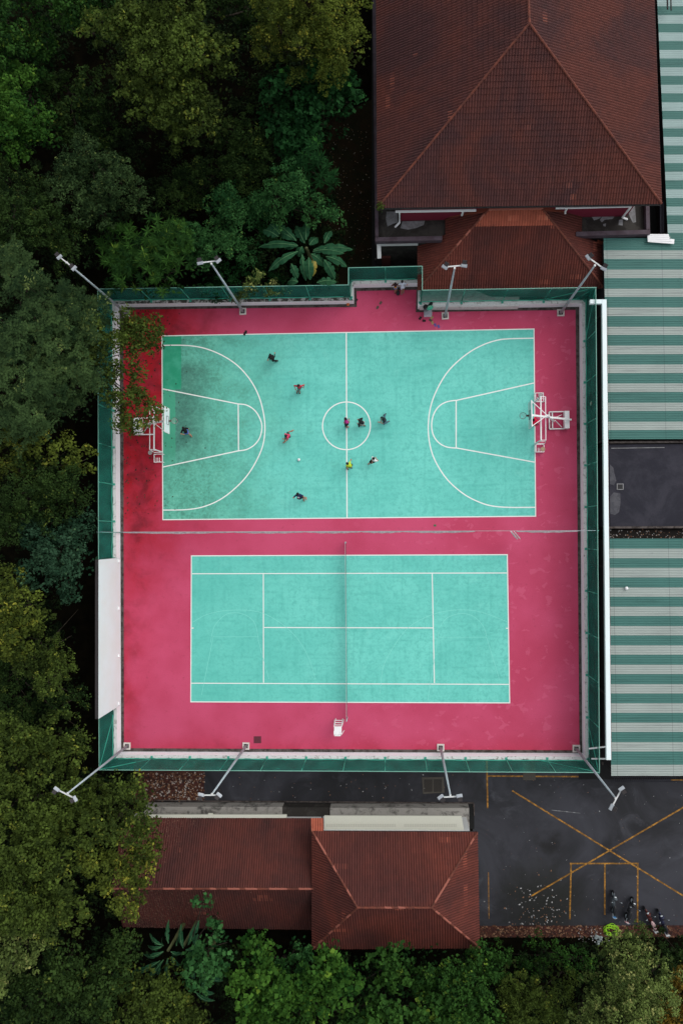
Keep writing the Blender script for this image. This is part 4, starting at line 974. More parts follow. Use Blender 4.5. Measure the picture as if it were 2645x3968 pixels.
# ------------------------------------------------------------------ people
def remesh_obj(mb, name, mats, parent, voxel, post=None):
    me = bpy.data.meshes.new('tmp'); me.from_pydata(mb.v, [], mb.f); tmp = bpy.data.objects.new('tmp', me); col.objects.link(tmp)
    m = tmp.modifiers.new('r', 'REMESH'); m.mode = 'VOXEL'; m.voxel_size = voxel; m.use_smooth_shade = True
    s_ = tmp.modifiers.new('s', 'SMOOTH'); s_.iterations = 2; s_.factor = .5
    dg = bpy.context.evaluated_depsgraph_get(); ev = tmp.evaluated_get(dg); nm = bpy.data.meshes.new_from_object(ev)
    bpy.data.objects.remove(tmp); bpy.data.meshes.remove(me)
    nm.name = name; nm.materials.clear()
    for q in mats: nm.materials.append(q)
    if post: post(nm)
    o = bpy.data.objects.new(name, nm); col.objects.link(o); o.parent = parent; return o
def cap(mb, p0, p1, r0, r1):
    mb.tube([p0, p1], [r0, r1], 12); mb.sphere(p0, r0, 12, 8); mb.sphere(p1, r1, 12, 8)
def ik(a, b, l1, l2, hint):
    d = b - a; L_ = d.length
    if L_ > (l1 + l2) * .985: b = a + d.normalized() * (l1 + l2) * .985; d = b - a; L_ = d.length
    x = (l1 * l1 - l2 * l2 + L_ * L_) / (2 * L_); h = math.sqrt(max(0, l1 * l1 - x * x)); u = d.normalized()
    hp = (hint - u * hint.dot(u)); hp = hp.normalized() if hp.length > 1e-4 else Vector((0, 0, 1))
    return a + u * x + hp * h, b
cloths = {}
def person(label, head, pelv, fL, fR, hL, hR, face, shirt, shorts, s=1.0, long_sleeve=False, trousers=False, bands=None, number=None, zf=(.07, .07), zh=(1.0, 1.0), shoes=(.02, .02, .025), hairlen=0):
    P = S(*pelv, .86 * s); f = Vector((math.cos(R(face)), math.sin(R(face)), 0)); rt = Vector((f.y, -f.x, 0))
    root = empty('person', (P.x, P.y, 0.012), label, 'person'); O = Vector((P.x, P.y, 0))
    P = P - O; Hd = S(*head, 1.48 * s) - O; dh = Vector((Hd.x, Hd.y, 0)); d = min(dh.length, .42 * s); dh = dh.normalized() * d if dh.length > 0 else dh
    feet = []
    mx = 0
    for q, z in ((fL, zf[0]), (fR, zf[1])):
        t_ = S(*q, z) - O; feet.append(t_)
    near = min(Vector((t_.x, t_.y)).length for t_, z in zip(feet, zf)); far = max(Vector((t_.x, t_.y)).length for t_, z in zip(feet, zf) if z < .12) if min(zf) < .12 else 0
    leg = .84 * s; P.z = min(.88 * s, math.sqrt(max(.35, (leg * .97) ** 2 - min(far, .55) ** 2)) + .07)
    tl = .56 * s; vert = math.sqrt(max(.04, (tl + .14 * s) ** 2 - d * d)); Hd = Vector((dh.x, dh.y, P.z + vert))
    ax = (Hd - P).normalized(); Ch = P + ax * .40 * s; Nk = P + ax * .50 * s; Hc = P + ax * (.50 + .14) * s
    shs = [Ch + ax * .05 * s - rt * .175 * s, Ch + ax * .05 * s + rt * .175 * s]; hips = [P - rt * .09 * s, P + rt * .09 * s]
    body = MB()
    cap(body, P, P + ax * .18 * s, .125 * s, .115 * s); cap(body, P + ax * .18 * s, Ch, .115 * s, .13 * s)
    cap(body, hips[0], hips[1], .095 * s, .095 * s); cap(body, shs[0] + rt * .03, shs[1] - rt * .03, .062 * s, .062 * s); cap(body, Ch, Nk, .07 * s, .05 * s); cap(body, Nk, Hc - ax * .05 * s, .05 * s, .05 * s)
    hf = (f - ax * f.dot(ax)).normalized()
    body.sphere(Hc + ax * .015 * s, .098 * s, 16, 12, (.92, .92, 1.15)); body.sphere(Hc - ax * .06 * s + hf * .025 * s, .065 * s, 12, 8)
    cap(body, Hc + hf * .09 * s, Hc + hf * .108 * s - ax * .03 * s, .012 * s, .016 * s)
    for sg in (-1, 1): body.sphere(Hc + rt * sg * .095 * s - ax * .01, .022 * s, 8, 6, (.6, 1, 1.4))
    sh_m = MB(); st_m = MB(); knees = []; elb = []; ft_ = []
    for i in (0, 1):
        hint = f + Vector((0, 0, .15)); k, ft = ik(hips[i], feet[i] + Vector((0, 0, .03)), .43 * s, .41 * s, hint); knees.append(k); ft_.append(ft)
        cap(body, hips[i], k, .082 * s, .055 * s); cap(body, k, ft, .056 * s, .036 * s)
        td = f if zf[i] < .12 else (f * .5 - Vector((0, 0, .8))).normalized()
        cap(body, ft - Vector((0, 0, .02)), ft + td * .13 * s - Vector((0, 0, .035)), .036 * s, .028 * s)
        hp = (hL, hR)[i]; hz = zh[i] * s; ht = S(*hp, hz) - O
        e_, ht = ik(shs[i], ht, .28 * s, .25 * s, -f * .6 + (rt if i else -rt) * .8 - Vector((0, 0, .3))); elb.append(e_)
        cap(body, shs[i], e_, .050 * s, .038 * s); cap(body, e_, ht, .038 * s, .026 * s)
        hd = (ht - e_).normalized(); sd2 = hd.cross(Vector((0, 0, 1))); sd2 = sd2.normalized() if sd2.length > .1 else rt; up2 = sd2.cross(hd)
        cap(body, ht + hd * .02 * s, ht + hd * .07 * s, .028 * s, .034 * s)
        for k_, (o2, L2_) in enumerate(((-.030, .060), (-.011, .072), (.009, .068), (.028, .052))):
            q0 = ht + hd * .085 * s + sd2 * o2 * s; q1 = q0 + hd * L2_ * .55 * s - up2 * .008; q2 = q1 + (hd * .8 - up2 * .6).normalized() * L2_ * .5 * s
            body.tube([q0 - hd * .02, q1, q2], [.0115, .0105, .009], 7)
        th0 = ht + hd * .03 * s - sd2 * .028 * s * (1 if i else -1); body.tube([th0, th0 + (hd * .7 - sd2 * (1 if i else -1)).normalized() * .035 * s, th0 + (hd - sd2 * .3 * (1 if i else -1)).normalized() * .065 * s], [.013, .012, .010], 7)
        sl_end = shs[i].lerp(e_, .6) if not long_sleeve else e_
        cap(sh_m, shs[i], sl_end, .066 * s, .060 * s)
        if long_sleeve: cap(sh_m, e_, e_.lerp(ht, .85), .052 * s, .042 * s)
        cap(st_m, hips[i], hips[i].lerp(k, .92 if not trousers else 1.0), .104 * s, .088 * s)
        if trousers: cap(st_m, k, k.lerp(ft, .88), .076 * s, .062 * s)
    eyes = [Hc + hf * .088 * s + rt * sg * .034 * s + ax * .012 * s for sg in (-1, 1)]; mouth = Hc + hf * .088 * s - ax * .065 * s
    def post(me):
        n_ = len(me.polygons); ce = np.empty(n_ * 3, 'f'); me.polygons.foreach_get('center', ce); ce = ce.reshape(-1, 3); mi = np.zeros(n_, 'i')
        for e0 in eyes: mi[np.linalg.norm(ce - np.array(e0), axis=1) < .016] = 1
        mi[(np.linalg.norm((ce - np.array(mouth)) * np.array([.6, .6, 1.8]), axis=1) < .018)] = 2
        me.polygons.foreach_set('material_index', mi); me.polygons.foreach_set('use_smooth', [True] * n_)
    remesh_obj(body, 'body', [MAT['skin'], MAT['eye'], MAT_LIP], root, .0095, post)
    cap(sh_m, P + ax * .06 * s, P + ax * .22 * s, .142 * s, .135 * s); cap(sh_m, P + ax * .22 * s, Ch, .135 * s, .150 * s); cap(sh_m, shs[0] + rt * .03, shs[1] - rt * .03, .078 * s, .078 * s); cap(sh_m, Ch, Nk - ax * .03, .085 * s, .065 * s)
    def postb(me):
        n_ = len(me.polygons); me.polygons.foreach_set('use_smooth', [True] * n_)
        if bands:
            ce = np.empty(n_ * 3, 'f'); me.polygons.foreach_get('center', ce); ce = ce.reshape(-1, 3); hgt = (ce - np.array(P)) @ np.array(ax) / s
            mi = np.zeros(n_, 'i'); mi[(hgt > .12) & (hgt < .28)] = 1; mi[hgt >= .28] = 2; me.polygons.foreach_set('material_index', mi)
    mats = [cloth('shirt', shirt)] if not bands else [cloth('stripe', c) for c in bands]
    shob = remesh_obj(sh_m, 'shirt', mats, root, .016, postb)
    cap(st_m, P - ax * .01, P + ax * .09 * s, .135 * s, .133 * s); cap(st_m, hips[0], hips[1], .112 * s, .112 * s)
    remesh_obj(st_m, 'trousers' if trousers else 'shorts', [cloth('shorts', shorts)], root, .016, lambda me: me.polygons.foreach_set('use_smooth', [True] * len(me.polygons)))
    hr = MB(); hr.sphere(Hc + ax * .035 * s - hf * .016 * s, .108 * s, 14, 10, (1, 1, 1.05)); hr.sphere(Hc - hf * .045 * s - ax * .01, .088 * s, 12, 8)
    if hairlen: hr.sphere(Hc - hf * .10 * s - ax * .02, .055, 10, 8)
    remesh_obj(hr, 'hair', [MAT['hair']], root, .014, lambda me: me.polygons.foreach_set('use_smooth', [True] * len(me.polygons)))
    for i in (0, 1):
        mb = MB(); td = f; c = ft_[i] - Vector((0, 0, .035)); M = Matrix(((td.x, -td.y, 0), (td.y, td.x, 0), (0, 0, 1)))
        mb.box(c + td * .05 * s - Vector((0, 0, .015)), (.25 * s, .09 * s, .03), M=M); mb.sphere(c + td * .11 * s, .05 * s, 8, 6, (1, 1, .6)); mb.sphere(c - td * .02, .046 * s, 8, 6, (1, 1, .8))
        mb.build('shoe', cloth('shoe', shoes), root, smooth=False, world=False)
    if number:
        c = P + ax * .33 * s - hf * .158 * s; mb = MB(); M = Matrix((rt, hf, ax)).transposed()
        for (dx, dz, wx, wz_) in ((0, .06, .10, .02), (0, .0, .10, .02), (0, -.06, .10, .02), (.045, .0, .02, .13), (-.045, .03, .02, .07)):
            q = c + rt * dx * 1.2 + ax * dz * 1.2; mb.box(q, (wx * 1.25, .012, wz_ * 1.4), M=M)
        mb.build('shirt_number', MAT['white'], root, world=False)
    return root
MAT_LIP = plain('lips', (.22, .08, .06), .5, .05)
person('player all in black with both arms stretched out near the far side line', (1047, 1381), (1056, 1384), (1074, 1398), (1053, 1390), (1064, 1371), (1039, 1391), 200, (.010, .010, .011), (.010, .010, .011), long_sleeve=True, trousers=True, zh=(1.1, 1.1), zf=(.12, .05))
person('player in a red and white shirt with arms hanging down, below the player in black', (1156, 1495), (1160, 1499), (1151, 1517), (1161, 1518), (1176, 1500), (1144, 1506), 265, (.50, .03, .06), (.10, .17, .16), zf=(.06, .06))
person('player in black shirt and blue shorts under the left hoop', (710, 1657), (722, 1675), (742, 1690), (731, 1677), (711, 1683), (719, 1661), 120, (.008, .007, .009), (.10, .16, .55), shoes=(.35, .2, .13))
person('running player in a pink red shirt with one leg kicked back', (1105, 1689), (1117, 1687), (1134, 1668), (1104, 1711), (1100, 1702), (1106, 1703), 215, (.62, .05, .12), (.03, .07, .06), zf=(.45, .06), shoes=(.4, .22, .16))
person('player in a navy shirt with a white back number, lowest on the basketball court', (1152.5, 1912), (1160, 1929), (1186, 1934), (1178, 1939), (1138, 1929), (1170, 1921), 95, (.014, .022, .075), (.010, .012, .016), number='5', zf=(.3, .06), shoes=(.42, .26, .2))
person('player in a magenta shirt standing on the halfway line', (1337, 1623), (1344, 1638), (1349, 1655), (1345, 1652), (1351, 1627), (1334, 1634), 190, (.42, .03, .22), (.015, .02, .022), shoes=(.3, .32, .32))
person('player in a black shirt crouching inside the centre circle', (1391, 1629), (1405, 1640), (1412, 1649), (1398, 1648), (1386, 1643), (1390, 1624), 150, (.014, .014, .018), (.35, .38, .36), long_sleeve=True)
person('running player in grey blue trousers just right of the centre circle', (1482, 1622), (1489, 1625), (1492, 1604), (1505, 1633), (1470, 1637), (1475, 1630), 215, (.020, .030, .036), (.065, .14, .17), trousers=True, zf=(.06, .3))
person('player in a yellow shirt on the halfway line below the centre circle', (1344, 1795), (1357, 1805), (1347, 1817), (1361, 1812), (1357, 1785), (1345, 1812), 130, (.55, .72, .05), (.03, .03, .03), long_sleeve=True, zh=(1.1, .9))
person('player in a white shirt right of the player in yellow', (1446, 1777), (1449, 1782), (1432, 1794), (1438, 1790), (1456, 1776), (1441, 1788), 215, (.70, .72, .70), (.012, .012, .014), shoes=(.34, .2, .14))
person('player in a bright red shirt under the right hoop', (2063, 1627), (2078, 1633), (2071, 1643), (2081, 1644), (2066, 1643), (2073, 1624), 170, (.75, .01, .06), (.30, .03, .06))
person('small boy in a yellow and maroon striped shirt leaning on the recess wall', (1531, 1098), (1531.5, 1115), (1529.5, 1134), (1535, 1132), (1522, 1101), (1542, 1101), 90, (.4, .3, .05), (.22, .28, .50), s=.78, bands=[(.24, .03, .03), (.62, .32, .05), (.05, .015, .015)], zh=(1.1, 1.1), shoes=(.06, .03, .03))
person('boy in white leaning on the recess wall', (1557.5, 1089), (1559.5, 1112), (1555, 1138), (1562.5, 1133), (1550, 1100), (1571, 1096), 90, (.62, .66, .76), (.58, .62, .72), s=.92, zh=(1.05, 1.05), shoes=(.25, .2, .2))

# ------------------------------------------------------------------ scooters
def scooter(label, px, ang, body, seat, tail):
    p = S(*px, G); t = empty('parked_scooter', (p.x, p.y, G), label, 'scooter', 'scooters parked in the yard', R(ang))
    RX = Matrix.Rotation(R(90), 3, 'X')
    for x, nm in ((.62, 'front'), (-.60, 'rear')):
        mb = MB(); mb.torus((x, 0, .27), .22, .055, 20, 8, RX); wh = mb.build('wheel', MAT['black'], t, world=False)
        mb = MB(); mb.torus((x, 0, .27), .13, .02, 16, 6, RX); mb.tube([(x, -.05, .27), (x, .05, .27)], .05, 8)
        for k in range(5): a = k * 1.2566; mb.tube([(x, 0, .27), (x + .15 * math.cos(a), 0, .27 + .15 * math.sin(a))], .012, 4)
        r_ = mb.build('rim', MAT['steel'], wh, world=False)
    mb = MB(); mb.sphere((.50, 0, .72), .17, 12, 8, (.8, 1.15, 1.3)); mb.sphere((.62, 0, .50), .13, 10, 8, (1.5, .6, .5)); mb.sphere((-.45, 0, .62), .2, 12, 8, (2.0, .75, .62)); mb.box((.08, 0, .36), (.62, .26, .10)); mb.build('bodywork', body, t, world=False, smooth=True)
    mb = MB(); mb.sphere((-.32, 0, .80), .17, 12, 8, (2.1, .8, .35)); mb.build('seat', seat, t, world=False, smooth=True)
    mb = MB(); mb.tube([(.60, 0, .30), (.44, 0, .98)], .03, 8); mb.tube([(.34, -.36, 1.02), (.44, -.16, 1.0), (.44, .16, 1.0), (.34, .36, 1.02)], .018, 6); mb.build('handlebar', MAT['black'], t, world=False)
    for s_ in (-1, 1):
        mb = MB(); mb.tube([(.42, s_ * .24, 1.02), (.46, s_ * .32, 1.18)], .008, 4); mb.sphere((.46, s_ * .33, 1.2), .05, 8, 6, (.4, 1.2, .8)); mb.build('mirror', MAT['steel'], t, world=False)
    mb = MB(); mb.sphere((.66, 0, .84), .08, 10, 8, (.6, 1.2, .8)); mb.build('headlight', MAT['lampg'], t, world=False)
    mb = MB(); mb.tube([(-.80, -.15, .86), (-.86, 0, .9), (-.80, .15, .86), (-.5, .17, .84)], .015, 6); mb.build('grab_rail', MAT['steel'], t, world=False)
    mb = MB(); mb.box((-.86, 0, .70), (.06, .24, .10)); mb.box((-.92, 0, .52), (.03, .2, .16)); mb.build('tail', tail, t, world=False)
    return t
bl = plain('gloss_black', (.012, .013, .015), .3, .1); 
scooter('black scooter with a blue tail beside the middle yellow bay line', (2368, 3490), 88, plain('gloss_grey', (.06, .075, .085), .3), bl, plain('blue_tail', (.08, .25, .5), .4))
scooter('larger black scooter with tan bars and red trim, right of the blue tailed scooter', (2430, 3512), 70, bl, bl, plain('red_white_trim', (.5, .12, .12), .4, .1, 8, (.6, .6, .6)))
scooter('dark red scooter with pale grips outside the bay line, half under the pale tree', (2508, 3548), 115, plain('dark_red_paint', (.07, .014, .012), .4), plain('pale_seat', (.45, .3, .3), .6), MAT['white'])
scooter('navy scooter farthest right beside the dark red scooter', (2556, 3560), 108, plain('navy_paint', (.012, .014, .04), .35), bl, MAT['white'])
# hose
p = S(2365, 3600, G); pts = []
for i in range(220):
    a = i * .21; r_ = .16 + .30 * abs(math.sin(i * .043)) + .05 * math.sin(i * .9); pts.append((r_ * math.cos(a) * 1.15, r_ * math.sin(a) * .9, .03 + .0009 * i))
mb = MB(); mb.tube(pts, .022, 5); o = mb.build('garden_hose', MAT['lime'], smooth=True); o.location = (p.x, p.y, G + .02); tag(o, 'coiled lime green garden hose on the leaf strewn verge', 'hose')
p = S(2318, 3640, G); mb = MB()
for i in range(9): mb.sphere((random.uniform(-.25, .25), random.uniform(-.3, .3), .1), .13, 8, 6, (1.1, .8, .7))
o = mb.build('rubbish_bag', plain('grey_bag', (.20, .24, .24), .6, .4, 6)); o.location = (p.x, p.y, G); tag(o, 'crumpled grey rubbish bag below the coiled hose', 'bag')

# ------------------------------------------------------------------ scattered leaves and litter (nobody could count)
def scatter(name, n, region, z, size, mats, label, cat):
    mb = MB()
    for i in range(n):
        x, y = region(); p = S(x, y, z); a = random.random() * 6.3; L_ = size * random.uniform(.5, 1.4); w_ = L_ * random.uniform(.35, .8); c, s_ = math.cos(a), math.sin(a)
        tz = random.uniform(.005, .03)
        mb.face([(p.x + dx * c - dy * s_, p.y + dx * s_ + dy * c, z + tz + dz) for dx, dy, dz in ((-L_ / 2, 0, 0), (0, -w_ / 2, .008), (L_ / 2, 0, 0), (0, w_ / 2, .012))], random.randrange(len(mats)))
    o = mb.build(name, mats); o['kind'] = 'stuff'; o['label'] = label; o['category'] = cat; return o
lf = [plain('dry_leaf_%s' % k, c, .8, .2) for k, c in (('brown', (.10, .04, .02)), ('tan', (.22, .12, .07)), ('pale', (.34, .30, .27)))]
dk_ = [plain('dead_leaf', (.022, .012, .010), .8), plain('wet_leaf', (.03, .04, .02), .8)]
U = random.uniform
def _r1():
    x = 478 + abs(random.gauss(0, 1)) * 110; return (min(x, 1500), U(1210, 2010))
scatter('fallen_leaves', 260, _r1, .016, .14, dk_, 'dark fallen leaves on the left part of the courts', 'leaves')
scatter('fallen_leaves', 900, lambda: (U(560, 792), U(2994, 3104)), G + .01, .17, lf[:2] + [lf[0], dk_[0]] + lf[2:], 'dry leaves heaped on the red brown bed', 'leaves')
scatter('fallen_leaves', 1100, lambda: (U(1850, 2640), U(3586, 3632)), G + .012, .15, lf[:2] + [lf[0], dk_[0]], 'dry leaves on the verge below the parking bays', 'leaves')
pal = [plain('litter_white', (.42, .42, .42), .8), plain('litter_grey', (.22, .22, .22), .8), lf[1]]
scatter('litter', 120, lambda: (random.gauss(2090, 65), min(3580, random.gauss(3520, 50))), G + .012, .13, pal, 'pale litter strewn over the dark corner of the asphalt', 'litter')
scatter('litter', 160, lambda: (U(1830, 2640), U(3000, 3580)), G + .012, .07, pal + lf[:2], 'scattered bits over the asphalt yard', 'litter')
scatter('litter', 60, lambda: (U(800, 1800), U(3000, 3100)), G + .012, .09, pal + lf[:2], 'bits of litter on the asphalt lane', 'litter')
scatter('litter', 90, lambda: (U(2240, 2360), U(3590, 3650)), G + .02, .11, pal, 'pale litter round the hose and bag', 'litter')
scatter('fallen_leaves', 300, lambda: (U(1240, 1438), U(480, 1010)), G + .012, .08, lf, 'small pale leaves on the mossy strip', 'leaves')
scatter('fallen_leaves', 120, lambda: (U(2360, 2645), U(2052, 2085)), 2.22, .09, lf + pal[:1], 'debris in the gutter beside the flat roof', 'leaves')
def roof_scatter(n):
    n = int(n * 1.5)
    mb = MB()
    for i in range(n):
        x = A1.x + .2 + abs(random.gauss(0, 3.4)); x = min(x, A2.x - .3); v_ = random.random()
        top_side = random.random() < .6
        e_ = A1.y if top_side else A4.y; y = e_ + (Q1.y - e_) * v_; z = we + (wg - we) * v_ + .075; a = random.random() * 6.3; L_ = U(.06, .17); w_ = L_ * .55; c, s_ = math.cos(a), math.sin(a)
        sl = (wg - we) / (Q1.y - e_)
        mb.face([(x + dx * c - dy * s_, y + dx * s_ + dy * c, z + (dx * s_ + dy * c) * sl) for dx, dy in ((-L_ / 2, 0), (0, -w_ / 2), (L_ / 2, 0), (0, w_ / 2))], random.randrange(3))
    o = mb.build('fallen_leaves', [plain('roof_leaf_a', (.10, .045, .035), .8), plain('roof_leaf_b', (.06, .02, .014), .8), plain('roof_leaf_c', (.16, .075, .055), .8)]); o['kind'] = 'stuff'; o['label'] = 'dead leaves lying over the left end of the tiled wing'; o['category'] = 'leaves'
roof_scatter(3000)

# ------------------------------------------------------------------ trees
def leaf_mesh(name, mat, parent, C, Dr, Nn, Ln, Wd, tint, puff):
    n = len(C); Dr = Dr / np.maximum(1e-6, np.linalg.norm(Dr, axis=1))[:, None]
    Nn = Nn - (Nn * Dr).sum(1)[:, None] * Dr; Nn /= np.maximum(1e-6, np.linalg.norm(Nn, axis=1))[:, None]; Sd = np.cross(Dr, Nn)
    V = np.empty((n, 4, 3), 'f')
    V[:, 0] = C - Dr * Ln[:, None] * .5; V[:, 2] = C + Dr * Ln[:, None] * .5
    V[:, 1] = C + Sd * Wd[:, None] * .5 - Dr * Ln[:, None] * .05 + Nn * Wd[:, None] * .12; V[:, 3] = C - Sd * Wd[:, None] * .5 - Dr * Ln[:, None] * .05 + Nn * Wd[:, None] * .12
    off = np.array(parent.location) if parent is not None else np.zeros(3)
    V -= off
    me = bpy.data.meshes.new(name); me.vertices.add(4 * n); me.vertices.foreach_set('co', V.ravel())
    me.loops.add(4 * n); me.loops.foreach_set('vertex_index', np.arange(4 * n, dtype='i'))
    me.polygons.add(n); me.polygons.foreach_set('loop_start', np.arange(0, 4 * n, 4, dtype='i')); me.polygons.foreach_set('loop_total', np.full(n, 4, 'i'))
    a = me.attributes.new('tint', 'FLOAT', 'FACE'); a.data.foreach_set('value', tint.astype('f'))
    a = me.attributes.new('puff', 'FLOAT', 'FACE'); a.data.foreach_set('value', puff.astype('f'))
    me.materials.append(mat); me.update(calc_edges=True); me.validate()
    o = bpy.data.objects.new(name, me); col.objects.link(o)
    if parent is not None: o.parent = parent
    return o
# kind: (leaf length, width/length, bough radius, tuft radius, leaves per tuft, droop, tuft cover)
KIND = dict(broad=(.18, .66, 1.15, .31, 30, .25, .80), fine=(.13, .62, .95, .26, 34, .2, .80), feather=(.34, .30, 1.0, .36, 30, .1, .66), rosette=(.38, .15, 1.1, .33, 22, .0, .85),
            big=(.27, .85, 1.1, .36, 16, .15, .95), sparse=(.18, .6, .75, .32, 20, .2, .95), vine=(.14, .62, .8, .26, 28, .3, 1.0))
LM = dict(
    olive=m_leaf('leaf_olive', (.020, .034, .007), (.092, .140, .024), (.23, .26, .04), .86),
    green=m_leaf('leaf_green', (.008, .031, .007), (.048, .128, .021), (.15, .24, .03), .88),
    deep=m_leaf('leaf_deep', (.005, .026, .007), (.022, .092, .024), (.05, .18, .03), .90),
    yellow=m_leaf('leaf_yellow', (.026, .042, .008), (.125, .165, .024), (.34, .33, .045), .80),
    grey=m_leaf('leaf_greygreen', (.010, .026, .009), (.060, .108, .034), (.16, .21, .06), .88),
    dark=m_leaf('leaf_dark', (.007, .019, .005), (.040, .078, .017), (.13, .17, .03), .88),
    bright=m_leaf('leaf_bright', (.012, .050, .008), (.068, .165, .022), (.15, .26, .03), .92),
    mint=m_leaf('leaf_mint', (.010, .050, .014), (.060, .175, .048), (.13, .26, .06), .92),
    pale=m_leaf('leaf_pale', (.034, .056, .014), (.160, .220, .056), (.46, .46, .16), .74),
    teal=m_leaf('leaf_bluegreen', (.008, .031, .015), (.042, .098, .052), (.07, .14, .06), .95),
    orange=m_leaf('leaf_orange', (.06, .05, .008), (.24, .14, .02), (.44, .28, .03), .8),
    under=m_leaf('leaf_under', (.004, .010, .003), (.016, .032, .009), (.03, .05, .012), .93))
def foliage(kind, lobes, dens=1.0):
    Lf, wr, rs0, rp0, nl, droop, cov = KIND[kind]; out_ = [[] for _ in range(7)]; boughs = []
    cs_, rr_, pts_ = [], [], []
    for (x, y, r, z) in lobes:
        c = np.array(D(x, y, z)); Rr = r / 1642.0 * (CAM[2] - z); lt = RNG.normal(0, .07)
        nb = max(2, int((Rr / rs0) ** 2 * (1.9 if kind != 'sparse' else 2.2)))
        for b in range(nb):
            a = RNG.uniform(0, 2 * math.pi); q = math.sqrt((b + RNG.uniform(0, 1)) / nb); hz = math.sqrt(max(0, 1 - q * q)); rs = min(rs0 * RNG.uniform(.6, 1.2), Rr * .8)
            q2 = q * max(.2, 1 - .55 * rs / Rr)
            bc = c + np.array([math.cos(a) * q2 * Rr, math.sin(a) * q2 * Rr, Rr * .75 * hz + RNG.normal(0, .45)])
            boughs.append((bc, rs)); bt = lt + RNG.normal(0, .12)
            n = max(2, int(2 * rs * rs * .9 / (rp0 * rp0) * cov * dens)); zz = RNG.uniform(-.15, 1, n); aa = RNG.uniform(0, 2 * math.pi, n); h = np.sqrt(1 - zz * zz)
            dr = np.stack([h * np.cos(aa), h * np.sin(aa), zz * .8], 1)
            cs_.append(bc + dr * rs * RNG.uniform(.72, 1.12, n)[:, None]); rr_.append(rp0 * RNG.uniform(.65, 1.3, n)); pts_.append(np.clip(RNG.normal(.45 + bt, .2, n), 0, 1))
        n = int(Rr * Rr * 24 * min(1, dens)) // (6 if kind == 'sparse' else 1); a = RNG.uniform(0, 2 * math.pi, n); q = np.sqrt(RNG.uniform(0, 1, n)) * .85 * Rr
        pos = c + np.stack([np.cos(a) * q, np.sin(a) * q, RNG.uniform(-.6, .1, n) * Rr * .6], 1)
        for lst, v_ in zip(out_, (pos, RNG.normal(0, 1, (n, 3)), RNG.normal(0, .5, (n, 3)) + np.array([0, 0, .8]), .28 * RNG.uniform(.7, 1.3, n), .2 * RNG.uniform(.7, 1.2, n), RNG.uniform(0, .05, n), np.zeros(n))): lst.append(v_)  # inner fill leaves get the darkest tint, crown hollows' shade painted in
    pc = np.concatenate(cs_); pr_ = np.concatenate(rr_); pt = np.concatenate(pts_); m = len(pc); idx = np.repeat(np.arange(m), nl); n = len(idx)
    zz = RNG.uniform(-.3, 1, n); aa = RNG.uniform(0, 2 * math.pi, n); h = np.sqrt(1 - zz * zz); dr = np.stack([h * np.cos(aa), h * np.sin(aa), zz], 1)
    pos = pc[idx] + dr * (pr_[idx] * RNG.uniform(.5, 1.1, n))[:, None] * np.array([1.1, 1.1, .75]); nrm = dr * .8 + np.array([0, 0, .45]) + RNG.normal(0, .30, (n, 3))
    ld = RNG.normal(0, 1, (n, 3)); ld[:, 2] -= droop; L_ = Lf * RNG.uniform(.5, 1.5, n); W_ = L_ * wr * RNG.uniform(.8, 1.2, n)
    if kind == 'rosette':
        an = RNG.uniform(0, 2 * math.pi, n); el = RNG.uniform(-.25, .9, n); ld = np.stack([np.cos(an) * np.cos(el), np.sin(an) * np.cos(el), np.sin(el)], 1)
        pos = pc[idx] + ld * (L_ * .5)[:, None]; nrm = np.tile([0, 0, 1.0], (n, 1)) + RNG.normal(0, .2, (n, 3))
    elif kind == 'feather':
        k = np.arange(n) % nl; fr_i = k % 3; an = (np.arange(m) * 2.4)[idx] + fr_i * 2.1; j_ = k // 3; ax_ = np.stack([np.cos(an), np.sin(an), np.full(n, -.15)], 1)
        sdv = np.cross(ax_, [0, 0, 1.0]); sgn = np.where(j_ % 2 == 0, 1, -1)[:, None]; ld = sdv * sgn + ax_ * .45 + RNG.normal(0, .10, (n, 3)); L_ = .22 * RNG.uniform(.8, 1.2, n); W_ = L_ * .42
        pos = pc[idx] + ax_ * ((j_ // 2)[:, None] * .10 + .04) + ld * .09; nrm = np.tile([0, 0, 1.0], (n, 1)) + RNG.normal(0, .22, (n, 3))
    tn = np.clip(pt[idx] + RNG.normal(0, .13, n), 0, 1); pf = np.clip(RNG.uniform(0, 1, m)[idx] * .78 + RNG.uniform(0, .24, n), 0, 1)
    for lst, v_ in zip(out_, (pos, ld, nrm, L_, W_, tn, pf)): lst.append(v_)
    res = [np.concatenate(l) for l in out_]; p = res[0]
    keep = ~((p[:, 0] > -20.95) & (p[:, 0] < 14.2) & (p[:, 2] < 4.5) & (p[:, 1] < 24.2) & (p[:, 1] > -10.4))   # nothing grows through the fence or the board
    return [l[keep] for l in res], [b for b in boughs if not (-21.5 < b[0][0] < 14.2 and b[0][2] < 4.6 and -10.4 < b[0][1] < 24.2)]
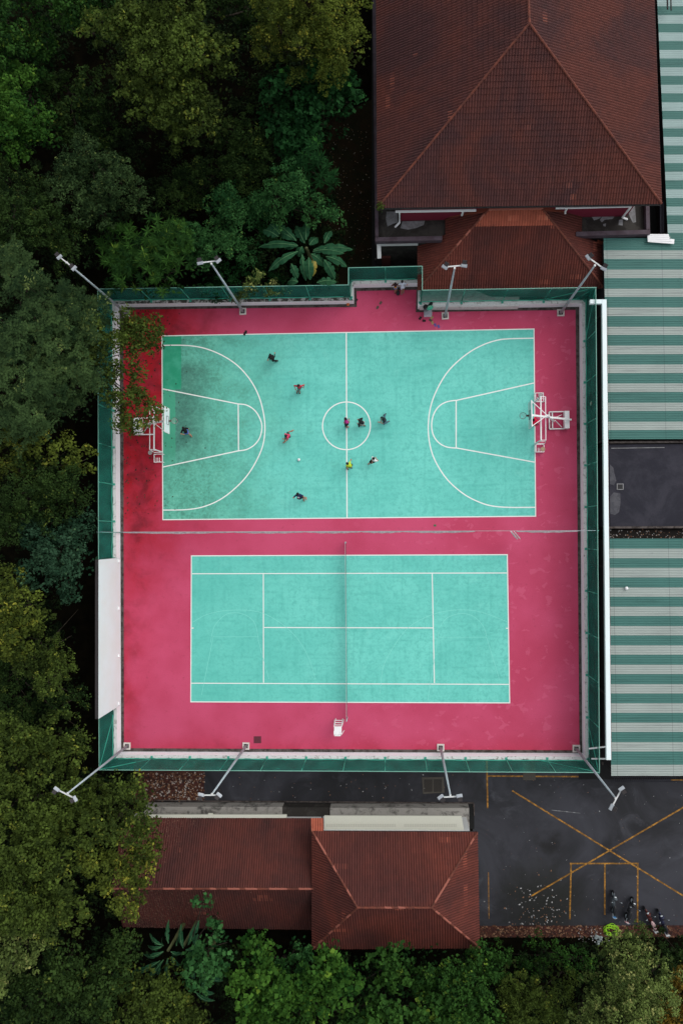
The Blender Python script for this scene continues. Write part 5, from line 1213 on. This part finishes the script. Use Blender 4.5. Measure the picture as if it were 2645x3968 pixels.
def tree(label, kind, colr, lobes, dens=1.0, name='tree', cat='tree', group=None, base=None, limbs=1.0, zb=G):
    x, y, r, z = base or max(lobes, key=lambda l: (l[0] - 912) ** 2 + (l[1] - 1222) ** 2 - (l[2] * 2) ** 2); c = D(x, y, z); g0 = D(x, y, zb); foot = Vector((g0.x * .8 + c.x * .2, g0.y * .8 + c.y * .2, zb)); root = empty(name, foot, label, cat, group)
    arr, puffs = foliage(kind, lobes, dens)
    leaf_mesh('crown' if cat == 'tree' else 'foliage', LM[colr], root, *arr)
    mb = MB(); tr_ = .09 + .018 * (z - zb); top = Vector((c.x, c.y, z - .6)); b0 = foot.copy(); mid = b0.lerp(top, .5) + Vector((random.uniform(-.2, .2), random.uniform(-.2, .2), 0))
    mb.tube([b0, mid, top], [tr_ * 1.3, tr_ * .9, tr_ * .6], 8)
    for (lx, ly, lr, lz) in lobes:
        q = D(lx, ly, lz - .3); fk = b0.lerp(top, .75); m2_ = fk.lerp(q, .5) + Vector((random.uniform(-.3, .3), random.uniform(-.3, .3), .25)); k_ = .35 if kind == 'sparse' else .6; mb.tube([fk, m2_, q], [tr_ * .55 * k_, tr_ * .38 * k_, tr_ * .2 * k_], 6)
    sel = random.sample(range(len(puffs)), int(min(len(puffs), 26 + len(lobes) * 3) * limbs * .8))
    for i in sel:
        pc, rr = puffs[i]; pc = Vector(pc); near_ = min(lobes, key=lambda l: (D(l[0], l[1], l[3] - .3) - pc).length); q = D(near_[0], near_[1], near_[3] - .3)
        mm = q.lerp(pc, .55) + Vector((random.uniform(-.25, .25), random.uniform(-.25, .25), -.1)); mb.tube([q, mm, pc], [.035, .024, .012], 5)
    mb.build('trunk', MAT['bark'], root, smooth=True)
    return root
TR = 'trees of the dense wood beside the courts'
T = [
 ('broad', 'olive', 'largest olive green crown at the top centre of the wood', [(300, 110, 95, 9), (400, 90, 105, 9.5), (440, 190, 100, 9.2), (330, 220, 85, 8.5), (470, 270, 80, 8.2), (390, 290, 70, 8), (500, 130, 60, 8)]),
 ('fine', 'yellow', 'yellowish crown touching the big hipped roof', [(640, 60, 75, 9), (715, 45, 85, 10), (785, 85, 78, 9.8), (700, 125, 75, 8.8), (815, 120, 48, 9), (760, 150, 55, 8.4), (620, 120, 50, 8)]),
 ('big', 'deep', 'deep green broad leaved crown beside the mossy strip', [(680, 230, 70, 6), (755, 215, 66, 6), (745, 285, 66, 6), (660, 295, 60, 5.5), (800, 235, 40, 5.5), (690, 330, 45, 5)]),
 ('broad', 'green', 'green crown in the top left corner of the wood', [(50, 60, 90, 8), (130, 20, 70, 8.5), (30, 150, 70, 7.5), (110, 115, 55, 6.5)]),
 ('broad', 'green', 'green crown at the top edge left of the largest olive crown', [(235, 15, 75, 8), (190, 45, 50, 7.5), (280, 35, 50, 8), (330, -10, 60, 8)]),
 ('broad', 'dark', 'dark crown at the top edge between the olive and the yellowish crowns', [(560, 5, 70, 7), (500, 40, 50, 6.5), (580, 70, 40, 5.5)]),
 ('broad', 'bright', 'yellow green crown on the left edge below the corner crown', [(25, 300, 78, 8.5), (80, 265, 60, 8), (60, 210, 55, 7), (20, 370, 50, 7.5), (110, 310, 45, 7)]),
 ('broad', 'dark', 'dark green crown between the left edge and the olive crown', [(225, 245, 55, 6), (175, 290, 50, 5.5), (150, 200, 50, 4.5), (230, 310, 40, 5)]),
 ('fine', 'grey', 'grey olive crown with two domes left of the dark hollow', [(200, 375, 60, 8), (265, 425, 66, 8.2), (315, 445, 48, 7.6), (180, 435, 58, 8), (245, 500, 56, 7.2), (195, 340, 35, 7)]),
 ('fine', 'dark', 'dark olive crown on the left edge above the grey feathery tree', [(30, 430, 65, 7), (60, 510, 75, 7.5), (130, 540, 68, 7), (20, 590, 58, 6.5), (170, 580, 55, 6.5), (90, 450, 45, 7)]),
 ('rosette', 'green', 'tree with star shaped leaf tufts behind the corner floodlight', [(300, 570, 62, 4.6), (370, 555, 66, 5.8), (340, 630, 66, 5.2), (412, 620, 54, 5.2), (275, 635, 40, 3.4), (400, 530, 45, 6), (390, 655, 36, 4.6)]),
 ('fine', 'dark', 'dark tree in the hollow behind the vine thicket', [(560, 400, 60, 3.5), (600, 350, 68, 4.2), (640, 400, 50, 4), (470, 440, 60, 2.5), (420, 480, 50, 2.6), (540, 330, 50, 3)]),
 ('fine', 'mint', 'grey green lumpy crown above the banana plant', [(640, 455, 42, 5.4), (690, 440, 46, 5.8), (738, 472, 38, 5.4), (712, 492, 28, 5), (650, 490, 28, 5), (765, 492, 22, 5), (600, 465, 28, 4.6)]),
 ('rosette', 'deep', 'small tufted tree on the edge of the mossy strip', [(705, 385, 48, 5.6), (745, 415, 34, 5.2), (670, 360, 36, 4.8)]),
 ('feather', 'grey', 'large feathery grey green tree left of the corner floodlight', [(40, 640, 78, 8), (100, 700, 88, 9), (60, 780, 88, 9), (160, 740, 78, 8.5), (185, 690, 40, 3.4), (225, 745, 52, 5.4), (140, 830, 78, 8.5), (205, 805, 58, 8)]),
 ('feather', 'grey', 'feathery grey green tree with bare twigs beside the upper left fence', [(50, 870, 88, 9), (120, 900, 80, 8.6), (180, 880, 58, 8), (80, 960, 78, 8.4), (185, 940, 42, 7), (25, 960, 68, 8), (225, 860, 36, 7)]),
 ('broad', 'yellow', 'tree with yellow tinged leaves reaching the left fence', [(60, 1030, 55, 7), (135, 1045, 48, 6.8), (185, 1060, 36, 6.2), (25, 1080, 58, 7)]),
 ('fine', 'dark', 'dark fine leaved tree beside the middle of the left fence', [(80, 1120, 78, 6.6), (160, 1130, 64, 6.2), (40, 1190, 68, 6.4), (130, 1190, 56, 6)]),
 ('broad', 'teal', 'blue green tree above the end of the white board', [(150, 1250, 60, 6), (190, 1290, 42, 5.4), (140, 1310, 56, 5.8), (190, 1225, 42, 5.4), (95, 1240, 48, 6), (165, 1355, 30, 5)]),
 ('broad', 'yellow', 'bright yellow leaved tree on the left edge beside the white board', [(28, 1395, 68, 8), (80, 1400, 44, 7.8), (50, 1455, 54, 7.5), (20, 1345, 46, 7)]),
 ('fine', 'olive', 'rounded olive tree alone beside the white board', [(100, 1505, 52, 6.5), (118, 1555, 54, 7), (92, 1470, 40, 6), (140, 1520, 30, 6)]),
 ('fine', 'dark', 'low dark tree between the olive tree and the white board', [(180, 1400, 48, 2.4), (165, 1460, 40, 2), (185, 1600, 56, 3), (60, 1600, 56, 3.4), (190, 1680, 50, 3.2), (25, 1550, 46, 3.4)]),
 ('broad', 'olive', 'olive tree left of the short lower fence', [(60, 1670, 66, 6.0), (120, 1700, 64, 5.6), (30, 1750, 76, 6.6), (180, 1725, 46, 4), (100, 1780, 70, 5.6)]),
 ('broad', 'olive', 'olive tree under the lower left floodlight lamps', [(200, 1810, 66, 4.2), (255, 1800, 40, 3.4), (180, 1870, 76, 5.6), (100, 1860, 78, 6.6), (30, 1845, 68, 6.8)]),
 ('broad', 'olive', 'olive tree overhanging the top corner of the tiled wing', [(305, 1810, 42, 6.6), (318, 1860, 46, 7), (268, 1885, 66, 7.6), (342, 1895, 32, 6.6), (340, 1825, 20, 6)]),
 ('broad', 'yellow', 'yellowish olive tree overhanging the left end of the tiled wing', [(250, 1960, 62, 7), (318, 1965, 52, 7), (340, 2005, 36, 6.6), (300, 2055, 46, 6.6), (345, 1950, 30, 6.4)]),
 ('broad', 'olive', 'broad olive tree on the left edge level with the tiled wing', [(60, 1940, 88, 8), (150, 1970, 78, 8), (40, 2040, 88, 8.4), (120, 2060, 76, 7.5), (195, 2070, 56, 6.8)]),
 ('broad', 'pale', 'pale green crown at the left edge near the bottom', [(45, 2150, 74, 8.4), (20, 2230, 56, 8), (90, 2110, 50, 7.8)]),
 ('broad', 'dark', 'dull olive tree at the bottom left with yellow tips', [(170, 2180, 76, 6.2), (240, 2230, 76, 6.2), (110, 2270, 76, 6.2), (300, 2190, 50, 5.6), (190, 2310, 76, 6), (60, 2330, 70, 6)]),
 ('broad', 'olive', 'brown olive tree on the bottom edge left of the banana plants', [(330, 2290, 76, 5.8), (400, 2260, 50, 5), (370, 2340, 60, 5.4), (280, 2345, 56, 5.6), (440, 2330, 50, 4.8)]),
 ('big', 'mint', 'light green tree growing over the banana plants and the wing roof', [(480, 2182, 34, 5.6), (468, 2215, 32, 5.4), (505, 2200, 32, 5.4), (438, 2205, 22, 5), (522, 2165, 18, 5.2), (497, 2132, 20, 5.6), (489, 2104, 18, 5.6), (466, 2074, 14, 5.6)]),
 ('big', 'bright', 'rounded bright green crown right of the banana plants', [(580, 2215, 50, 6), (625, 2225, 56, 6.4), (605, 2285, 60, 6.2), (665, 2250, 50, 6.2), (640, 2295, 50, 6), (575, 2250, 46, 6)]),
 ('big', 'bright', 'lighter green crown below the corner of the hipped block', [(745, 2210, 48, 7), (795, 2240, 52, 7), (740, 2280, 52, 6.2), (770, 2190, 32, 6.6)]),
 ('big', 'green', 'green crown under the front edge of the hipped block', [(870, 2265, 66, 5.4), (900, 2215, 50, 4.8), (950, 2310, 66, 5.4), (820, 2320, 56, 5), (690, 2330, 56, 5)]),
 ('broad', 'green', 'deep green crown right of the hipped block front corner', [(980, 2230, 66, 4), (1045, 2260, 66, 4.6), (1095, 2225, 50, 4), (1010, 2325, 66, 4.8), (1105, 2315, 58, 4.8)]),
 ('fine', 'pale', 'large pale olive tree hiding part of the scooters', [(1428, 2188, 50, 7.6), (1475, 2184, 42, 7.8), (1400, 2245, 70, 8.2), (1480, 2245, 62, 8.4), (1420, 2315, 76, 8.4), (1340, 2295, 52, 7.2), (1515, 2215, 34, 7.6), (1395, 2158, 20, 6.6), (1445, 2152, 18, 6.6)]),
 ('fine', 'olive', 'olive shrubby tree left of the large pale tree', [(1260, 2280, 54, 5), (1200, 2320, 54, 4.6), (1180, 2250, 46, 3.4), (1290, 2230, 34, 3.6)]),
 ('broad', 'orange', 'orange leaved crown in the bottom right corner', [(1545, 2280, 38, 8), (1555, 2335, 40, 8), (1562, 2235, 26, 7.6)]),
]
for kind, colr, label, lobes in T:
    tree(label, kind, colr, lobes, group=TR)
tree('tree with thin branches reaching over the red corner of the court', 'sparse', 'olive', [(215, 830, 40, 6.6), (240, 775, 42, 6.4), (300, 750, 36, 5.8), (340, 770, 34, 5.6), (355, 795, 22, 5.4), (262, 850, 32, 6), (325, 865, 28, 5.4), (322, 890, 22, 5.4), (300, 925, 26, 5.4), (330, 925, 26, 5.3), (285, 962, 28, 5.2), (352, 945, 26, 5.2), (290, 790, 34, 5.8), (325, 805, 26, 5.6), (330, 975, 20, 5.0), (300, 985, 18, 5.0), (262, 930, 26, 5.6), (255, 890, 24, 5.6)], dens=1.7, base=(200, 830, 40, 6.6), group=TR, limbs=.8)
tree('climbing vine thicket between the tufted tree and the banana plant', 'vine', 'mint', [(500, 560, 56, 2.6), (560, 515, 56, 3), (560, 590, 56, 2.6), (600, 500, 44, 3), (520, 475, 46, 3.2), (620, 560, 36, 2), (480, 610, 40, 2), (455, 560, 40, 2.6)], name='vine_thicket', cat='shrub', limbs=.4)
tree('vines spilling over the far fence beside the floodlight', 'vine', 'pale', [(560, 668, 22, 2.6), (590, 662, 22, 3.0), (620, 668, 20, 2.7), (540, 680, 16, 2.0), (640, 660, 14, 2.9)], name='fence_vine', cat='vine', limbs=.3, dens=.8)
tree('low dark shrubs under the banana plant', 'fine', 'deep', [(590, 640, 36, .8), (530, 650, 40, 1.0), (640, 640, 30, .6), (480, 660, 36, 1.2)], name='shrub', cat='shrub', limbs=.3)
tree('low green shrubs along the verge left of the pale tree', 'fine', 'green', [(1150, 2190, 40, 0), (1230, 2185, 40, 0), (1300, 2190, 36, .3), (1120, 2210, 36, 0), (1340, 2210, 30, .6)], name='shrub', cat='shrub', limbs=.3, dens=.8)
tree('low dark shrubs on the verge under the right edge of the photo', 'fine', 'dark', [(1530, 2180, 30, .2), (1562, 2200, 30, .4), (1500, 2130, 14, -.4)], name='shrub', cat='shrub', limbs=.3, dens=.8)
tree('small green shrub at the wall foot below the tiled wing', 'broad', 'mint', [(685, 2167, 24, 3), (702, 2195, 26, 3.4), (651, 2220, 24, 4), (612, 2168, 18, 2.4)], name='shrub', cat='shrub', limbs=.3)
o_ = tree('small weed growing in the gutter corner of the hipped roof', 'fine', 'olive', [(871, 474, 3, 6.1)], name='gutter_weed', cat='plant', limbs=.1, zb=5.9)
# undergrowth
lob = []
for i in range(620):
    while True:
        x, y = random.uniform(-60, 1640), random.uniform(-60, 2420)
        left = x < 225 or (y < 640 and x < 770) or (y > 2180) or (x < 300 and y > 1760) or (x < 450 and 600 < y < 640)
        if left: break
    lob.append((x, y, random.uniform(26, 46), random.uniform(-1.4, 2.0)))
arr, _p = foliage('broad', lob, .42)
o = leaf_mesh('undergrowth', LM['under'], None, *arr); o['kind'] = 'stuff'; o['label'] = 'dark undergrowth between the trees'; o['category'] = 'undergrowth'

# ------------------------------------------------------------------ banana plants
def banana(label, c, zc, leaves, wl, stemz):
    cc = S(*c, zc); root = empty('banana_plant', (cc.x, cc.y, G), label, 'banana plant', 'banana plants')
    mb = MB(); mb.tube([(cc.x, cc.y, G), (cc.x + .1, cc.y, (G + zc) / 2), (cc.x, cc.y, zc - .1)], [.2, .16, .1], 10); mb.build('stem', MAT['stem'], root, smooth=True)
    for k, lf_ in enumerate(leaves):
        x0, y0, x1, y1 = lf_[:4]; yel = len(lf_) > 4; zt_ = zc - random.uniform(.5, 1.3); a = S(x0, y0, zc - .05 * k % .3); b = S(x1, y1, zt_)
        d = b - a; side_ = Vector((-d.y, d.x, 0)).normalized(); n = 14; L_ = d.length; wmax = wl * random.uniform(.8, 1.1); pts = []; mb = MB()
        tear = random.randrange(3, 10)
        for i in range(n + 1):
            f = i / n; p = a.lerp(b, f); p.z += .55 * math.sin(math.pi * min(1, f * .9)) * min(1, L_ / 2); wdt = wmax * (math.sin(math.pi * min(.99, (f * .95 + .04) ** 1.15)) ** .75) * .5
            j1 = 1 - (.6 if i % 4 == tear % 4 else 0) * random.random(); j2 = 1 - (.6 if (i + 2) % 5 == tear % 5 else 0) * random.random()
            pts.append(p); mb.v += [tuple(p + side_ * wdt * j1 - Vector((0, 0, wdt * .35))), tuple(p), tuple(p - side_ * wdt * j2 - Vector((0, 0, wdt * .35)))]
        for i in range(n):
            q = 3 * i
            for s_ in (0, 1): mb.f.append((q + s_, q + s_ + 1, q + s_ + 4, q + s_ + 3)); mb.mi.append(0); mb.tint.append(random.uniform(.1, 1))
        o = mb.build('leaf', MAT['banana'] if not yel else MAT_YL, root, attr=True)
        m2_ = MB(); m2_.tube([p + Vector((0, 0, .012)) for p in pts], [.022] * (n // 2) + [.012] * (n + 1 - n // 2), 5); m2_.build('midrib', MAT['rib'], o, world=False) if False else None
        m2_.build('midrib', MAT['rib'], o)
    return root
MAT_YL = plain('yellow_banana_leaf', (.20, .16, .02), .6, .3, 4)
z6 = lambda x, y: (950 + x / 3.136, 700 + y / 3.136)
def LL(f, lst): return [f(a, b) + f(c, d) + tuple(r) for a, b, c, d, *r in lst]
banana('large banana plant behind the far fence with long arching leaves', z6(740, 810), 4.6, LL(z6, [
    (640, 790, 180, 815), (640, 860, 290, 1112), (560, 1010, 640, 1190), (690, 900, 740, 1225), (770, 930, 790, 1215), (835, 940, 825, 1170, 1), (800, 890, 980, 1050), (960, 960, 1090, 1205), (980, 920, 1235, 1055), (820, 860, 1200, 895), (830, 840, 1305, 850), (720, 760, 620, 560), (740, 720, 750, 520), (620, 730, 400, 560), (600, 720, 410, 650), (420, 650, 300, 540), (400, 680, 220, 610), (690, 800, 650, 930), (640, 790, 480, 830), (780, 780, 880, 700), (960, 760, 1050, 620), (870, 1240, 1110, 1240), (640, 1230, 520, 1240)]), .66, 3.2)
z5 = lambda x, y: (500 + x / 1.568, 3400 + y / 1.568)
banana('banana plant below the tiled wing with leaves pointing at its roof', z5(235, 450), 4.4, LL(z5, [
    (240, 400, 245, 250), (200, 410, 130, 335), (210, 415, 205, 360), (200, 420, 120, 405), (210, 450, 95, 458), (190, 505, 20, 565), (210, 500, 120, 597), (235, 490, 250, 615), (260, 480, 320, 530), (255, 450, 340, 450), (190, 540, 178, 585)]), .40, 3)
banana('banana plant just right of the first one below the tiled wing', z5(330, 420), 4.2, LL(z5, [(330, 430, 320, 275), (290, 415, 305, 345), (360, 410, 432, 252), (400, 420, 420, 340), (345, 440, 440, 400)]), .44, 3)
banana('banana plant lowest in the photo, under the light green tree', z5(440, 560), 4.0, LL(z5, [(445, 580, 490, 740), (460, 570, 500, 655), (480, 580, 575, 622), (500, 560, 620, 540), (400, 570, 390, 605), (430, 680, 520, 700), (400, 690, 525, 740)]), .40, 3)
